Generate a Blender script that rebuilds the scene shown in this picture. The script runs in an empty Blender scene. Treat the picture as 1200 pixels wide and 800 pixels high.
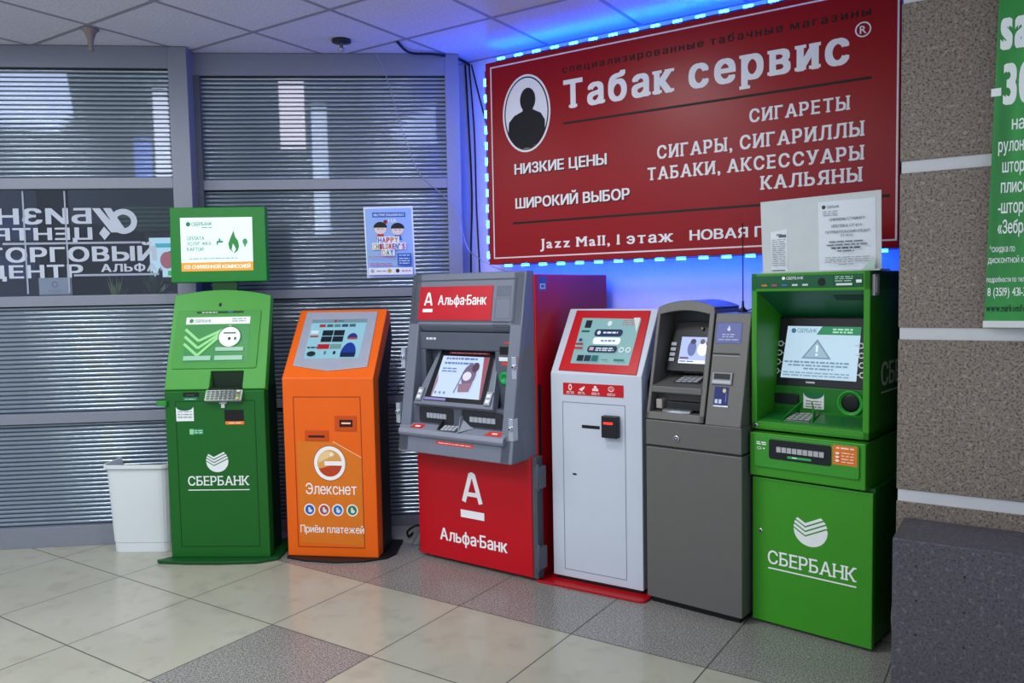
import bpy, bmesh, math, random
from mathutils import Vector, Matrix

random.seed(7)
SC = bpy.context.scene
COL = SC.collection

# ------------------------------------------------------------------ camera
def make_camera():
    f, p, r, H, G = 935.77, math.radians(3.671), math.radians(-1.106), 1.479, math.radians(33.333)
    cp, sp, c, s = math.cos(p), math.sin(p), math.cos(r), math.sin(r)
    fwd = Vector((0, cp, -sp)); up = Vector((0, sp, cp)); rt = Vector((1, 0, 0))
    rt2 = c * rt + s * up; up2 = -s * rt + c * up
    Rz = Matrix.Rotation(G, 3, 'Z')
    cd = bpy.data.cameras.new('camera'); co = bpy.data.objects.new('camera', cd); COL.objects.link(co)
    cd.sensor_fit = 'HORIZONTAL'; cd.sensor_width = 36; cd.lens = f / 1200 * 36
    cd.clip_start = 0.05; cd.clip_end = 60
    m = Matrix((Rz @ rt2, Rz @ up2, Rz @ (-fwd))).transposed().to_4x4()
    m.translation = (0, 0, H); co.matrix_world = m
    SC.camera = co
make_camera()

# ------------------------------------------------------------------ world, exposure
SC.view_settings.view_transform = 'Standard'
SC.view_settings.look = 'None'
SC.view_settings.exposure = 0.10
SC.view_settings.gamma = 1.0
SC.view_settings.use_curve_mapping = False
W = bpy.data.worlds.new('world'); SC.world = W; W.use_nodes = True
W.node_tree.nodes['Background'].inputs[0].default_value = (0.60, 0.70, 0.90, 1)
W.node_tree.nodes['Background'].inputs[1].default_value = 1.0

# ceiling luminaires of the hall: (x, y, width, length, watts)
LAMPS = [(-2.18, 2.13, .56, .56, 26), (-2.27, .33, .17, 1.14, 24), (-1.52, -.27, .17, 1.14, 24), (-3.36, .33, .17, 1.14, 22), (-4.45, .63, .56, 1.14, 26),
         (-3.38, -1.77, .56, .56, 28), (-.98, -2.37, .56, .56, 26), (-5.78, -.87, .56, .56, 24)]
CEIL = 2.94

# ------------------------------------------------------------------ materials
def lin(c):
    return c / 12.92 if c <= 0.04045 else ((c + 0.055) / 1.055) ** 2.4
def rgb(h):
    return tuple(lin(int(h[i:i + 2], 16) / 255) for i in (0, 2, 4)) + (1,)
MATS = {}
def mat(h, rough=0.5, metal=0.0, emit=0.0, var=0.08, scale=14.0, spec=0.32, bump=0.0, coat=0.0):
    key = (h, rough, metal, emit, var, scale, spec, bump, coat)
    if key in MATS: return MATS[key]
    m = bpy.data.materials.new('paint_' + h); m.use_nodes = True
    nt = m.node_tree; b = nt.nodes['Principled BSDF']
    b.inputs['Roughness'].default_value = rough; b.inputs['Metallic'].default_value = metal
    b.inputs['Specular IOR Level'].default_value = spec
    b.inputs['Coat Weight'].default_value = coat
    c = rgb(h)
    if emit:
        b.inputs['Base Color'].default_value = (c[0] * .2, c[1] * .2, c[2] * .2, 1)
        b.inputs['Emission Color'].default_value = c; b.inputs['Emission Strength'].default_value = emit
    elif var:
        tc = nt.nodes.new('ShaderNodeTexCoord'); n = nt.nodes.new('ShaderNodeTexNoise')
        n.inputs['Scale'].default_value = scale; n.inputs['Detail'].default_value = 6
        mx = nt.nodes.new('ShaderNodeMix'); mx.data_type = 'RGBA'
        mx.inputs[6].default_value = tuple(v * (1 - var) for v in c[:3]) + (1,)
        mx.inputs[7].default_value = tuple(min(1, v * (1 + var)) for v in c[:3]) + (1,)
        nt.links.new(tc.outputs['Object'], n.inputs['Vector']); nt.links.new(n.outputs['Fac'], mx.inputs[0])
        nt.links.new(mx.outputs[2], b.inputs['Base Color'])
        if bump:
            bp = nt.nodes.new('ShaderNodeBump'); bp.inputs['Strength'].default_value = bump; bp.inputs['Distance'].default_value = .002
            n2 = nt.nodes.new('ShaderNodeTexNoise'); n2.inputs['Scale'].default_value = scale * 20
            nt.links.new(tc.outputs['Object'], n2.inputs['Vector'])
            nt.links.new(n2.outputs['Fac'], bp.inputs['Height']); nt.links.new(bp.outputs[0], b.inputs['Normal'])
    else:
        b.inputs['Base Color'].default_value = c
    MATS[key] = m
    return m
def em(h, s=1.0): return mat(h, .3, 0, s)
def pr(h): return mat(h, .55, 0, 0, .04, 40)

def speckle(name, base, dark, light, scale, rough, thr=.42, spec=.5, blotch=.12):
    m = bpy.data.materials.new(name); m.use_nodes = True; nt = m.node_tree; b = nt.nodes['Principled BSDF']
    tc = nt.nodes.new('ShaderNodeTexCoord')
    n1 = nt.nodes.new('ShaderNodeTexNoise'); n1.inputs['Scale'].default_value = scale; n1.inputs['Detail'].default_value = 3
    n2 = nt.nodes.new('ShaderNodeTexNoise'); n2.inputs['Scale'].default_value = scale * .47; n2.inputs['Detail'].default_value = 2
    n3 = nt.nodes.new('ShaderNodeTexNoise'); n3.inputs['Scale'].default_value = 2.3; n3.inputs['Detail'].default_value = 4
    for n in (n1, n2, n3): nt.links.new(tc.outputs['Object'], n.inputs['Vector'])
    def ramp(src, a, b_, ca, cb):
        r = nt.nodes.new('ShaderNodeValToRGB'); r.color_ramp.elements[0].position = a; r.color_ramp.elements[1].position = b_
        r.color_ramp.elements[0].color = ca; r.color_ramp.elements[1].color = cb
        nt.links.new(src.outputs['Fac'], r.inputs[0]); return r
    r1 = ramp(n1, thr - .05, thr + .12, rgb(dark), rgb(base))
    r2 = ramp(n2, .56, .70, (0, 0, 0, 1), (1, 1, 1, 1))
    mx = nt.nodes.new('ShaderNodeMix'); mx.data_type = 'RGBA'; mx.inputs[7].default_value = rgb(light)
    nt.links.new(r2.outputs[0], mx.inputs[0]); nt.links.new(r1.outputs[0], mx.inputs[6])
    r3 = ramp(n3, .3, .7, (1 - blotch,) * 3 + (1,), (1, 1, 1, 1))
    mm = nt.nodes.new('ShaderNodeMix'); mm.data_type = 'RGBA'; mm.blend_type = 'MULTIPLY'; mm.inputs[0].default_value = 1
    nt.links.new(mx.outputs[2], mm.inputs[6]); nt.links.new(r3.outputs[0], mm.inputs[7])
    nt.links.new(mm.outputs[2], b.inputs['Base Color'])
    b.inputs['Roughness'].default_value = rough; b.inputs['Specular IOR Level'].default_value = spec
    return m

def floor_mat(name, base, dark, rough, speck):
    m = speckle(name, base, dark, base, speck, rough, .46 if speck > 100 else .36, .5, .10)
    nt = m.node_tree; b = nt.nodes['Principled BSDF']
    # joints of the 60 cm tiles
    geo = nt.nodes.new('ShaderNodeNewGeometry'); sx = nt.nodes.new('ShaderNodeSeparateXYZ'); nt.links.new(geo.outputs['Position'], sx.inputs[0])
    def M(op, a, b2=None):
        n = nt.nodes.new('ShaderNodeMath'); n.operation = op
        for i, v in enumerate((a, b2)):
            if v is None: continue
            if isinstance(v, (int, float)): n.inputs[i].default_value = v
            else: nt.links.new(v, n.inputs[i])
        return n.outputs[0]
    def edge(o, off):
        f_ = M('FRACT', M('DIVIDE', M('ADD', o, 60 - off), .6))
        return M('GREATER_THAN', M('ABSOLUTE', M('SUBTRACT', f_, .5)), .4955)
    e = M('MAXIMUM', edge(sx.outputs[0], -3.447), edge(sx.outputs[1], 2.322))
    src = b.inputs['Base Color'].links[0].from_socket
    mx = nt.nodes.new('ShaderNodeMix'); mx.data_type = 'RGBA'; mx.inputs[7].default_value = rgb('3a3b38')
    nt.links.new(e, mx.inputs[0]); nt.links.new(src, mx.inputs[6]); nt.links.new(mx.outputs[2], b.inputs['Base Color'])
    r = M('MULTIPLY_ADD', e, .5)
    r.node.inputs[2].default_value = rough; nt.links.new(r, b.inputs['Roughness'])
    return m

# ------------------------------------------------------------------ mesh helpers
class MB:
    """collects shapes; build() links them as one mesh object"""
    def __init__(s): s.v = []; s.f = []; s.mi = []; s.ms = []; s.sm = []
    def m(s, mt):
        if mt not in s.ms: s.ms.append(mt)
        return s.ms.index(mt)
    def add(s, vs, fs, mt=None, smooth=False):
        k = len(s.v); s.v += [tuple(v) for v in vs]; i = s.m(mt) if mt else 0
        for f in fs: s.f.append(tuple(k + q for q in f)); s.mi.append(i); s.sm.append(smooth)
        return s
    def box(s, x0, x1, y0, y1, z0, z1, mt=None):
        vs = [(x, y, z) for z in (z0, z1) for y in (y0, y1) for x in (x0, x1)]
        return s.add(vs, [(0, 2, 3, 1), (4, 5, 7, 6), (0, 1, 5, 4), (1, 3, 7, 5), (3, 2, 6, 7), (2, 0, 4, 6)], mt)
    def loft(s, a, b, mt=None, caps=True, smooth=False):
        n = len(a); fs = [(i, (i + 1) % n, n + (i + 1) % n, n + i) for i in range(n)]
        if caps: fs += [tuple(range(n - 1, -1, -1)), tuple(range(n, 2 * n))]
        return s.add(list(a) + list(b), fs, mt, smooth)
    def prism(s, prof, x0, x1, mt=None):
        """profile of (y, z) run along x"""
        return s.loft([(x0, y, z) for y, z in prof], [(x1, y, z) for y, z in prof], mt)
    def plate(s, P, poly, t0, t1, mt=None):
        """polygon of (x, z) on plane P, from t0 to t1 along its outward normal"""
        return s.loft([P(x, z, t0) for x, z in poly], [P(x, z, t1) for x, z in poly], mt)
    def frame(s, P, o, i, t0, t1, mt=None):
        """ring between outer and inner rectangles (x0, z0, x1, z1)"""
        for q in ((o[0], o[1], i[0], o[3]), (i[2], o[1], o[2], o[3]), (i[0], o[1], i[2], i[1]), (i[0], i[3], i[2], o[3])):
            s.plate(P, [(q[0], q[1]), (q[2], q[1]), (q[2], q[3]), (q[0], q[3])], t0, t1, mt)
        return s
    def lathe(s, prof, c=(0, 0, 0), n=20, mt=None, axis='z'):
        vs = []; fs = []
        for r, h in prof:
            for k in range(n):
                a = 2 * math.pi * k / n; p = (r * math.cos(a), r * math.sin(a), h)
                if axis == 'y': p = (p[0], -h, p[1])
                if axis == 'x': p = (h, p[0], p[1])
                vs.append((c[0] + p[0], c[1] + p[1], c[2] + p[2]))
        for j in range(len(prof) - 1):
            for k in range(n): fs.append((j * n + k, j * n + (k + 1) % n, (j + 1) * n + (k + 1) % n, (j + 1) * n + k))
        fs.append(tuple(range(n - 1, -1, -1))); q = (len(prof) - 1) * n; fs.append(tuple(range(q, q + n)))
        return s.add(vs, fs, mt, True)
    def tube(s, pts, r, n=6, mt=None):
        pts = [Vector(p) for p in pts]; rings = []
        for i, p in enumerate(pts):
            d = (pts[min(i + 1, len(pts) - 1)] - pts[max(i - 1, 0)]).normalized()
            a = d.orthogonal().normalized() if i == 0 else (rings_a - d * rings_a.dot(d)).normalized()
            rings_a = a; b = d.cross(a)
            rings.append([p + r * (math.cos(2 * math.pi * k / n) * a + math.sin(2 * math.pi * k / n) * b) for k in range(n)])
        vs = [v for q in rings for v in q]; fs = []
        for j in range(len(rings) - 1):
            for k in range(n): fs.append((j * n + k, j * n + (k + 1) % n, (j + 1) * n + (k + 1) % n, (j + 1) * n + k))
        fs += [tuple(range(n - 1, -1, -1)), tuple(range((len(rings) - 1) * n, len(rings) * n))]
        return s.add(vs, fs, mt, True)
    def build(s, name, mt=None, parent=None, bevel=0, seg=2, smooth=False):
        me = bpy.data.meshes.new(name); me.from_pydata(s.v, [], s.f)
        for m_ in (s.ms or [mt]): me.materials.append(m_)
        for p, i, q in zip(me.polygons, s.mi, s.sm): p.material_index = i; p.use_smooth = q or smooth
        bm = bmesh.new(); bm.from_mesh(me); bmesh.ops.recalc_face_normals(bm, faces=bm.faces); bm.to_mesh(me); bm.free()
        o = bpy.data.objects.new(name, me); COL.objects.link(o)
        if parent: o.parent = parent
        if bevel:
            md = o.modifiers.new('bevel', 'BEVEL'); md.width = bevel; md.segments = seg; md.limit_method = 'ANGLE'; md.angle_limit = math.radians(35)
        return o

def slope(d0, z0, d1, z1):
    """plane leaning back: depth d0 at height z0, d1 at z1; P(x, z, t) with t outwards"""
    k = (d1 - d0) / (z1 - z0); n = Vector((0, -1, k)).normalized()
    return lambda x, z, t=0: Vector((x, d0 + (z - z0) * k, z)) + n * t
def front(d): return lambda x, z, t=0: Vector((x, d - t, z))
def side(x0): return lambda y, z, t=0: Vector((x0 + t, y, z))          # right-hand face, x runs along depth
def top(z0): return lambda x, y, t=0: Vector((x, y, z0 + t))

def rect(x0, z0, x1, z1): return [(x0, z0), (x1, z0), (x1, z1), (x0, z1)]
def rrect(x0, z0, x1, z1, r, n=5):
    o = []
    for cx, cz, a0 in ((x1 - r, z0 + r, -90), (x1 - r, z1 - r, 0), (x0 + r, z1 - r, 90), (x0 + r, z0 + r, 180)):
        for k in range(n + 1):
            a = math.radians(a0 + 90 * k / n); o.append((cx + r * math.cos(a), cz + r * math.sin(a)))
    return o
def ell(cx, cz, rx, rz, n=28, a0=0, a1=360):
    full = abs(a1 - a0) >= 360
    return [(cx + rx * math.cos(math.radians(a0 + (a1 - a0) * k / (n if full else n - 1))), cz + rz * math.sin(math.radians(a0 + (a1 - a0) * k / (n if full else n - 1)))) for k in range(n)]

# ---- lettering: the built-in font turned into flat polygons, with optional slab serifs
_fc = bpy.data.curves.new('font_source', 'FONT'); _fo = bpy.data.objects.new('font_source', _fc); COL.objects.link(_fo)
_gl = {}
def fill_outline(loops):
    """trapezoids covering a set of outlines by the non-zero rule, so strokes may run over each other"""
    E = []
    for l in loops:
        for a, b in zip(l, l[1:] + l[:1]):
            if abs(a[1] - b[1]) > 1e-7: E.append((a, b, 1) if a[1] < b[1] else (b, a, -1))
    ys = {round(p[1], 6) for l in loops for p in l}
    for i, (a, b, _) in enumerate(E):
        for c, d, _ in E[i + 1:]:
            if max(a[1], c[1]) >= min(b[1], d[1]) or max(min(a[0], b[0]), min(c[0], d[0])) > min(max(a[0], b[0]), max(c[0], d[0])): continue
            k1 = (b[0] - a[0]) / (b[1] - a[1]); k2 = (d[0] - c[0]) / (d[1] - c[1])
            if abs(k1 - k2) > 1e-9:
                y = (c[0] - k2 * c[1] - a[0] + k1 * a[1]) / (k1 - k2)
                if max(a[1], c[1]) < y < min(b[1], d[1]): ys.add(round(y, 6))
    ys = sorted(ys); out = []; live = {}
    X = lambda e, y: e[0][0] + (e[1][0] - e[0][0]) * (y - e[0][1]) / (e[1][1] - e[0][1])
    for y0, y1 in zip(ys, ys[1:]):
        if y1 - y0 < 2e-6: continue
        m = (y0 + y1) / 2; cr = sorted(((X(e, m), k) for k, e in enumerate(E) if e[0][1] < m < e[1][1])); w = 0; now = {}
        for x, k in cr:
            if w == 0: st = k
            w += E[k][2]
            if w == 0: now[(st, k)] = live.get((st, k), y0)
        for q, yb in live.items():
            if q not in now: out.append((q, yb, y0))
        live = now
    out += [(q, yb, ys[-1]) for q, yb in live.items()]
    v = []; f = []
    for (a, b), y0, y1 in out:
        k = len(v); v += [(X(E[a], y0), y0), (X(E[b], y0), y0), (X(E[b], y1), y1), (X(E[a], y1), y1)]; f.append((k, k + 1, k + 2, k + 3))
    return v, f
def glyph(ch, bold, res=3):
    """one letter; heavy type is five shifted copies"""
    k = (ch, bold, res)
    if k not in _gl:
        _fc.body = ch; _fc.resolution_u = res; _fc.size = 1; _fc.fill_mode = 'NONE'
        bpy.context.view_layer.update()
        me = bpy.data.meshes.new_from_object(_fo.evaluated_get(bpy.context.evaluated_depsgraph_get()))
        co = [(p.co.x, p.co.y) for p in me.vertices]; loops = []; cur = []
        for e in me.edges:
            a, b = e.vertices
            if not cur: cur = [a]
            if cur[-1] != a: loops.append(cur); cur = [a]
            if b == cur[0]: loops.append(cur); cur = []
            else: cur.append(b)
        if cur: loops.append(cur)
        bpy.data.meshes.remove(me)
        v0, f0 = fill_outline([[co[q] for q in l] for l in loops])
        v = []; f = []
        for ci, (dx, dy) in enumerate(((-1, -.5), (-1, .5), (1, -.5), (1, .5), (0, 0)) if bold > .004 else ((0, 0),)):
            k0 = len(v); v += [(a + dx * bold, b + dy * bold, ci) for a, b in v0]; f += [tuple(k0 + i for i in q) for q in f0]
        x0 = min(p[0] for p in v); x1 = max(p[0] for p in v)
        _gl[k] = ([(p[0] - x0, p[1], p[2]) for p in v], f, x1 - x0)
    return _gl[k]
# stems that carry slabs: (bottom fractions, top fractions, glyph top)
SERIF = {'И': ('01', '01'), 'Й': ('01', '01'), 'Н': ('01', '01'), 'Г': ('0', '0'), 'Б': ('0', '0'), 'Е': ('0', '0'), 'Р': ('0', '0'), 'А': ('01', ''),
         'К': ('01', '01'), 'Т': ('m', ''), 'Ы': ('01', '01'), 'Л': ('01', '1'), 'У': ('', '01'), 'Я': ('01', '1'), 'Ь': ('0', '0'), 'J': ('', '1'), 'M': ('01', '01'), 'l': ('m', '0'),
         '1': ('m', ''), 'т': ('m', ''), 'к': ('01', '01'), 'р': ('', '0'), 'в': ('0', '0'), 'и': ('01', '01'), 'ж': ('01', '01'), 'а': ('1', ''), 'В': ('0', '0')}
def text_geo(body, bold=0.0, serif=0.0, track=0.06, res=3):
    vs = []; fs = []; x = 0
    for ch in body:
        if ch == ' ': x += .30; continue
        v, f, w = glyph(ch, bold, res); k = len(vs)
        vs += [(p[0] + x, p[1], p[2]) for p in v]; fs += [tuple(k + i for i in q) for q in f]
        if serif and ch in SERIF:
            b, t = SERIF[ch]; hi = max(p[1] for p in v); lo = 0 if ch not in 'рJ' else min(p[1] for p in v)
            if ch == 'Й': hi = .728
            if ch == 'р': b = '0'
            st = .10 + bold * 2; sl = .075; out = serif
            def pos(q): return (st / 2 if q == '0' else w - st / 2 if q == '1' else w / 2)
            for q, y0, y1 in [(q, lo, lo + sl) for q in b] + [(q, hi - sl, hi) for q in t]:
                c = pos(q); h = st / 2 + out; k = len(vs)
                vs += [(x + c - h, y0, 6), (x + c + h, y0, 6), (x + c + h, y1, 6), (x + c - h, y1, 6)]; fs.append((k, k + 1, k + 2, k + 3))
        x += w + track + (serif * .9)
    return vs, fs, x

class Decal:
    """flat print on a plane: many colours, one mesh"""
    def __init__(s, P, t=.0006): s.P = P; s.t = t; s.mb = MB()
    def step(s): s.t += .0003
    def poly(s, pts, mt):
        s.step(); s.mb.add([s.P(x, z, s.t) for x, z in pts], [tuple(range(len(pts)))], mt); return s
    def rect(s, x0, z0, x1, z1, mt): return s.poly(rect(x0, z0, x1, z1), mt)
    def ell(s, cx, cz, rx, rz, mt, n=28): return s.poly(ell(cx, cz, rx, rz, n), mt)
    def ring(s, cx, cz, rx, rz, w, mt, n=36):
        a = ell(cx, cz, rx, rz, n); b = ell(cx, cz, rx - w, rz - w, n); s.step()
        s.mb.add([s.P(x, z, s.t) for x, z in a + b], [(i, (i + 1) % n, n + (i + 1) % n, n + i) for i in range(n)], mt); return s
    def line(s, pts, w, mt):
        for (a, b), (c, d) in zip(pts, pts[1:]):
            l = math.hypot(c - a, d - b) or 1; nx, nz = -(d - b) / l * w / 2, (c - a) / l * w / 2
            s.poly([(a + nx, b + nz), (a - nx, b - nz), (c - nx, d - nz), (c + nx, d + nz)], mt)
        return s
    def text(s, body, x0, z, h, mt, x1=None, bold=.012, serif=0, mirror=False, z1=None, track=.06, align='l'):
        """capital height h, baseline z (z1 at the right end), squeezed to x0..x1"""
        vs, fs, w = text_geo(body, bold if h > .013 else 0, serif, track, 1 if h < .03 else 2 if h < .08 else 4)
        if not vs: return s
        xa = min(v[0] for v in vs); xb = max(v[0] for v in vs); k = h / .728
        if x1 is None:
            x1 = x0 + (xb - xa) * k
            if align == 'c': d = (x1 - x0) / 2; x0 -= d; x1 -= d
        dz = 0 if z1 is None else z1 - z
        q = (x1 - x0) / (xb - xa); s.step(); o = []
        for x, y, ly in vs:
            u = (x - xa) * q; u = (x1 - x0) - u if mirror else u
            o.append(s.P(x0 + u, z + y * k + dz * u / (x1 - x0), s.t + ly * .00008))
        s.mb.add(o, [f[::-1] for f in fs] if mirror else fs, mt); s.t += .0006; return s
    def lines(s, x0, x1, zs, h, mt, seed=1):
        """rows of unreadably small print as word blocks"""
        rn = random.Random(seed)
        for z in zs:
            x = x0
            while x < x1 - .004:
                w = min(rn.uniform(.010, .035), x1 - x); s.rect(x, z, x + w, z + h, mt); x += w + .005
        return s
    def build(s, name, parent=None):
        me = s.mb; o = bpy.data.meshes.new(name); o.from_pydata(me.v, [], me.f)
        for m_ in me.ms: o.materials.append(m_)
        for p, i in zip(o.polygons, me.mi): p.material_index = i
        ob = bpy.data.objects.new(name, o); COL.objects.link(ob)
        if parent: ob.parent = parent
        return ob

# ------------------------------------------------------------------ things
def thing(name, label, cat, loc=(0, 0, 0), yaw=0, group=None):
    o = bpy.data.objects.new(name, None); COL.objects.link(o); o.empty_display_size = .1
    o.location = loc; o.rotation_euler = (0, 0, math.radians(yaw)); o['label'] = label; o['category'] = cat
    if group: o['group'] = group
    return o
def tag(o, label, cat, group=None):
    o['label'] = label; o['category'] = cat
    if group: o['group'] = group
    return o
def struct(o, label=None, cat=None):
    o['kind'] = 'structure'
    if label: o['label'] = label
    if cat: o['category'] = cat
    return o
def sub(o, label): o['label'] = label; return o

WHITE = pr('f2f3f3'); BLACK = pr('101012')

# ================================================================== SETTING
# floor: light tiles with one grey granite row along the machines and one grey tile by itself
def build_floor():
    light = floor_mat('floor_light_tile', 'a9a898', 'a09f90', .16, 8)
    grey = floor_mat('floor_grey_granite', '9c9a96', '605d5a', .26, 170)
    mb = MB(); x0 = -3.447 - .6 * 7; y0 = 2.322 - .6 * 9
    for i in range(17):
        for j in range(17):
            xa, ya = x0 + .6 * i, y0 + .6 * j
            g = abs(ya - 2.922) < .1 or (abs(ya - 1.722) < .1 and abs(xa + 2.847) < .1)
            mb.add([(xa, ya, 0), (xa + .6, ya, 0), (xa + .6, ya + .6, 0), (xa, ya + .6, 0)], [(0, 1, 2, 3)], grey if g else light)
    struct(mb.build('floor'), 'light tiled floor with a row of grey granite tiles before the machines', 'floor')
build_floor()

def build_ceiling():
    m = speckle('ceiling_tile', 'd2d0d6', 'b4b1b8', 'dcdae0', 120, .9, .36, .2, .05)
    nt = m.node_tree; b = nt.nodes['Principled BSDF']
    bar = mat('8e8d94', .6)
    mb = MB(); x0 = -4.28 - .6 * 6; y0 = 2.43 - .6 * 9; n = 17; w = .011
    for i in range(n):
        for j in range(n):
            xa, ya = x0 + .6 * i, y0 + .6 * j
            mb.box(xa + w, xa + .6 - w, ya + w, ya + .6 - w, CEIL + .002, CEIL + .02, m)
    for i in range(n + 1):
        mb.box(x0 + .6 * i - w, x0 + .6 * i + w, y0, y0 + .6 * n, CEIL, CEIL + .012, bar)
        mb.box(x0, x0 + .6 * n, y0 + .6 * i - w, y0 + .6 * i + w, CEIL - .0006, CEIL + .0116, bar)
    struct(mb.build('ceiling'), 'suspended ceiling of speckled grey tiles', 'ceiling')
build_ceiling()

WALLY = 4.24
struct(MB().box(-3.9, .9, WALLY, WALLY + .1, 0, CEIL).build('wall_back', mat('d6d6dc', .65)), 'white painted wall behind the machines', 'wall')

# stone clad pier at the right: granite panels over a core, white reveals between them
def build_pier():
    t = bpy.data.objects.new('wall_right', None); COL.objects.link(t); t.location = (-.43, 3.28, 0); struct(t, 'pier clad in brown granite panels with white reveals', 'wall')
    g = speckle('brown_granite', '877b6e', '463d37', '9c9082', 130, .45, .40, .4, .12)
    MB().box(.012, 1.5, .022, .9, 0, CEIL).build('core', mat('4a4642', .7), t)
    for a, b in ((0, .657), (.703, 1.268), (1.313, 1.88), (1.924, 2.49), (2.534, CEIL)):
        MB().box(0, 1.5, 0, .03, a, b).build('stone_panel', g, t, .002)
    for a, b in ((.657, .703), (1.268, 1.313), (1.88, 1.924), (2.49, 2.534)):
        MB().box(.004, 1.5, .006, .028, a, b).build('trim_strip', mat('c9cbcb', .4), t)
build_pier()

# ------------------------------------------------------------------ windows
def ribbed(s0, s1, z0, z1, y, mt, name, parent, pitch=.026):
    mb = MB(); n = max(1, round((z1 - z0) / pitch)); p = (z1 - z0) / n; vs = []; seg = 8
    rows = n * seg + 1
    for i in range(rows):
        u = (i % seg) / seg if i < rows - 1 else 1.0
        u = max(0, (u - .2) / .8); d = .0075 * math.sin(math.pi * u) ** .7 if 0 < u < 1 else 0
        for s_ in (s0, s1): vs.append((s_, y - d, z0 + p * i / seg))
    q = [(2 * i, 2 * i + 1, 2 * i + 3, 2 * i + 2) for i in range(rows - 1)]
    mb.add(vs, [f for i, f in enumerate(q) if i % seg > 1], mt, True); mb.add(vs, [f for i, f in enumerate(q) if i % seg < 2], GROOVE, False)
    return mb.build(name, mt, parent)
def rib_glass():
    m = bpy.data.materials.new('ribbed_film_glass'); m.use_nodes = True; nt = m.node_tree; b = nt.nodes['Principled BSDF']
    b.inputs['Roughness'].default_value = .11
    b.inputs['Metallic'].default_value = .55; b.inputs['Specular IOR Level'].default_value = .8; b.inputs['Coat Weight'].default_value = .5; b.inputs['Coat Roughness'].default_value = .05
    tc = nt.nodes.new('ShaderNodeTexCoord'); n = nt.nodes.new('ShaderNodeTexNoise'); n.inputs['Scale'].default_value = 1.4
    mp = nt.nodes.new('ShaderNodeMapping'); mp.inputs['Scale'].default_value = (3, 1, .35)
    mx = nt.nodes.new('ShaderNodeMix'); mx.data_type = 'RGBA'; mx.inputs[6].default_value = rgb('9aacbe'); mx.inputs[7].default_value = rgb('bac9d6')
    nt.links.new(tc.outputs['Object'], mp.inputs[0]); nt.links.new(mp.outputs[0], n.inputs['Vector']); nt.links.new(n.outputs['Fac'], mx.inputs[0])
    nt.links.new(mx.outputs[2], b.inputs['Base Color'])
    tr = nt.nodes.new('ShaderNodeBsdfRefraction'); tr.inputs[0].default_value = (.85, .9, 1, 1); tr.inputs['IOR'].default_value = 1.12; tr.inputs['Roughness'].default_value = .28
    ms = nt.nodes.new('ShaderNodeMixShader'); ms.inputs[0].default_value = .32
    nt.links.new(b.outputs[0], ms.inputs[1]); nt.links.new(tr.outputs[0], ms.inputs[2]); nt.links.new(ms.outputs[0], nt.nodes['Material Output'].inputs[0])
    return m
def clear_glass():
    m = bpy.data.materials.new('clear_glass'); m.use_nodes = True; nt = m.node_tree; nt.nodes.remove(nt.nodes['Principled BSDF'])
    tr = nt.nodes.new('ShaderNodeBsdfTransparent'); tr.inputs[0].default_value = (.93, .95, .97, 1)
    gl = nt.nodes.new('ShaderNodeBsdfGlossy'); gl.inputs['Roughness'].default_value = .02
    fr = nt.nodes.new('ShaderNodeFresnel'); fr.inputs[0].default_value = 1.5
    mx = nt.nodes.new('ShaderNodeMixShader'); nt.links.new(fr.outputs[0], mx.inputs[0]); nt.links.new(tr.outputs[0], mx.inputs[1]); nt.links.new(gl.outputs[0], mx.inputs[2])
    nt.links.new(mx.outputs[0], nt.nodes['Material Output'].inputs[0]); return m
ALU = mat('858994', .42, .25, 0, .05, 30); RIB = rib_glass(); GLASS = clear_glass(); GASK = mat('16181b', .6); GROOVE = mat('343e4a', .5)
WIN1 = ((-2.7305, 4.1516), 39.04); WIN2 = ((-2.774, 4.2176), 37.45)

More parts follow.
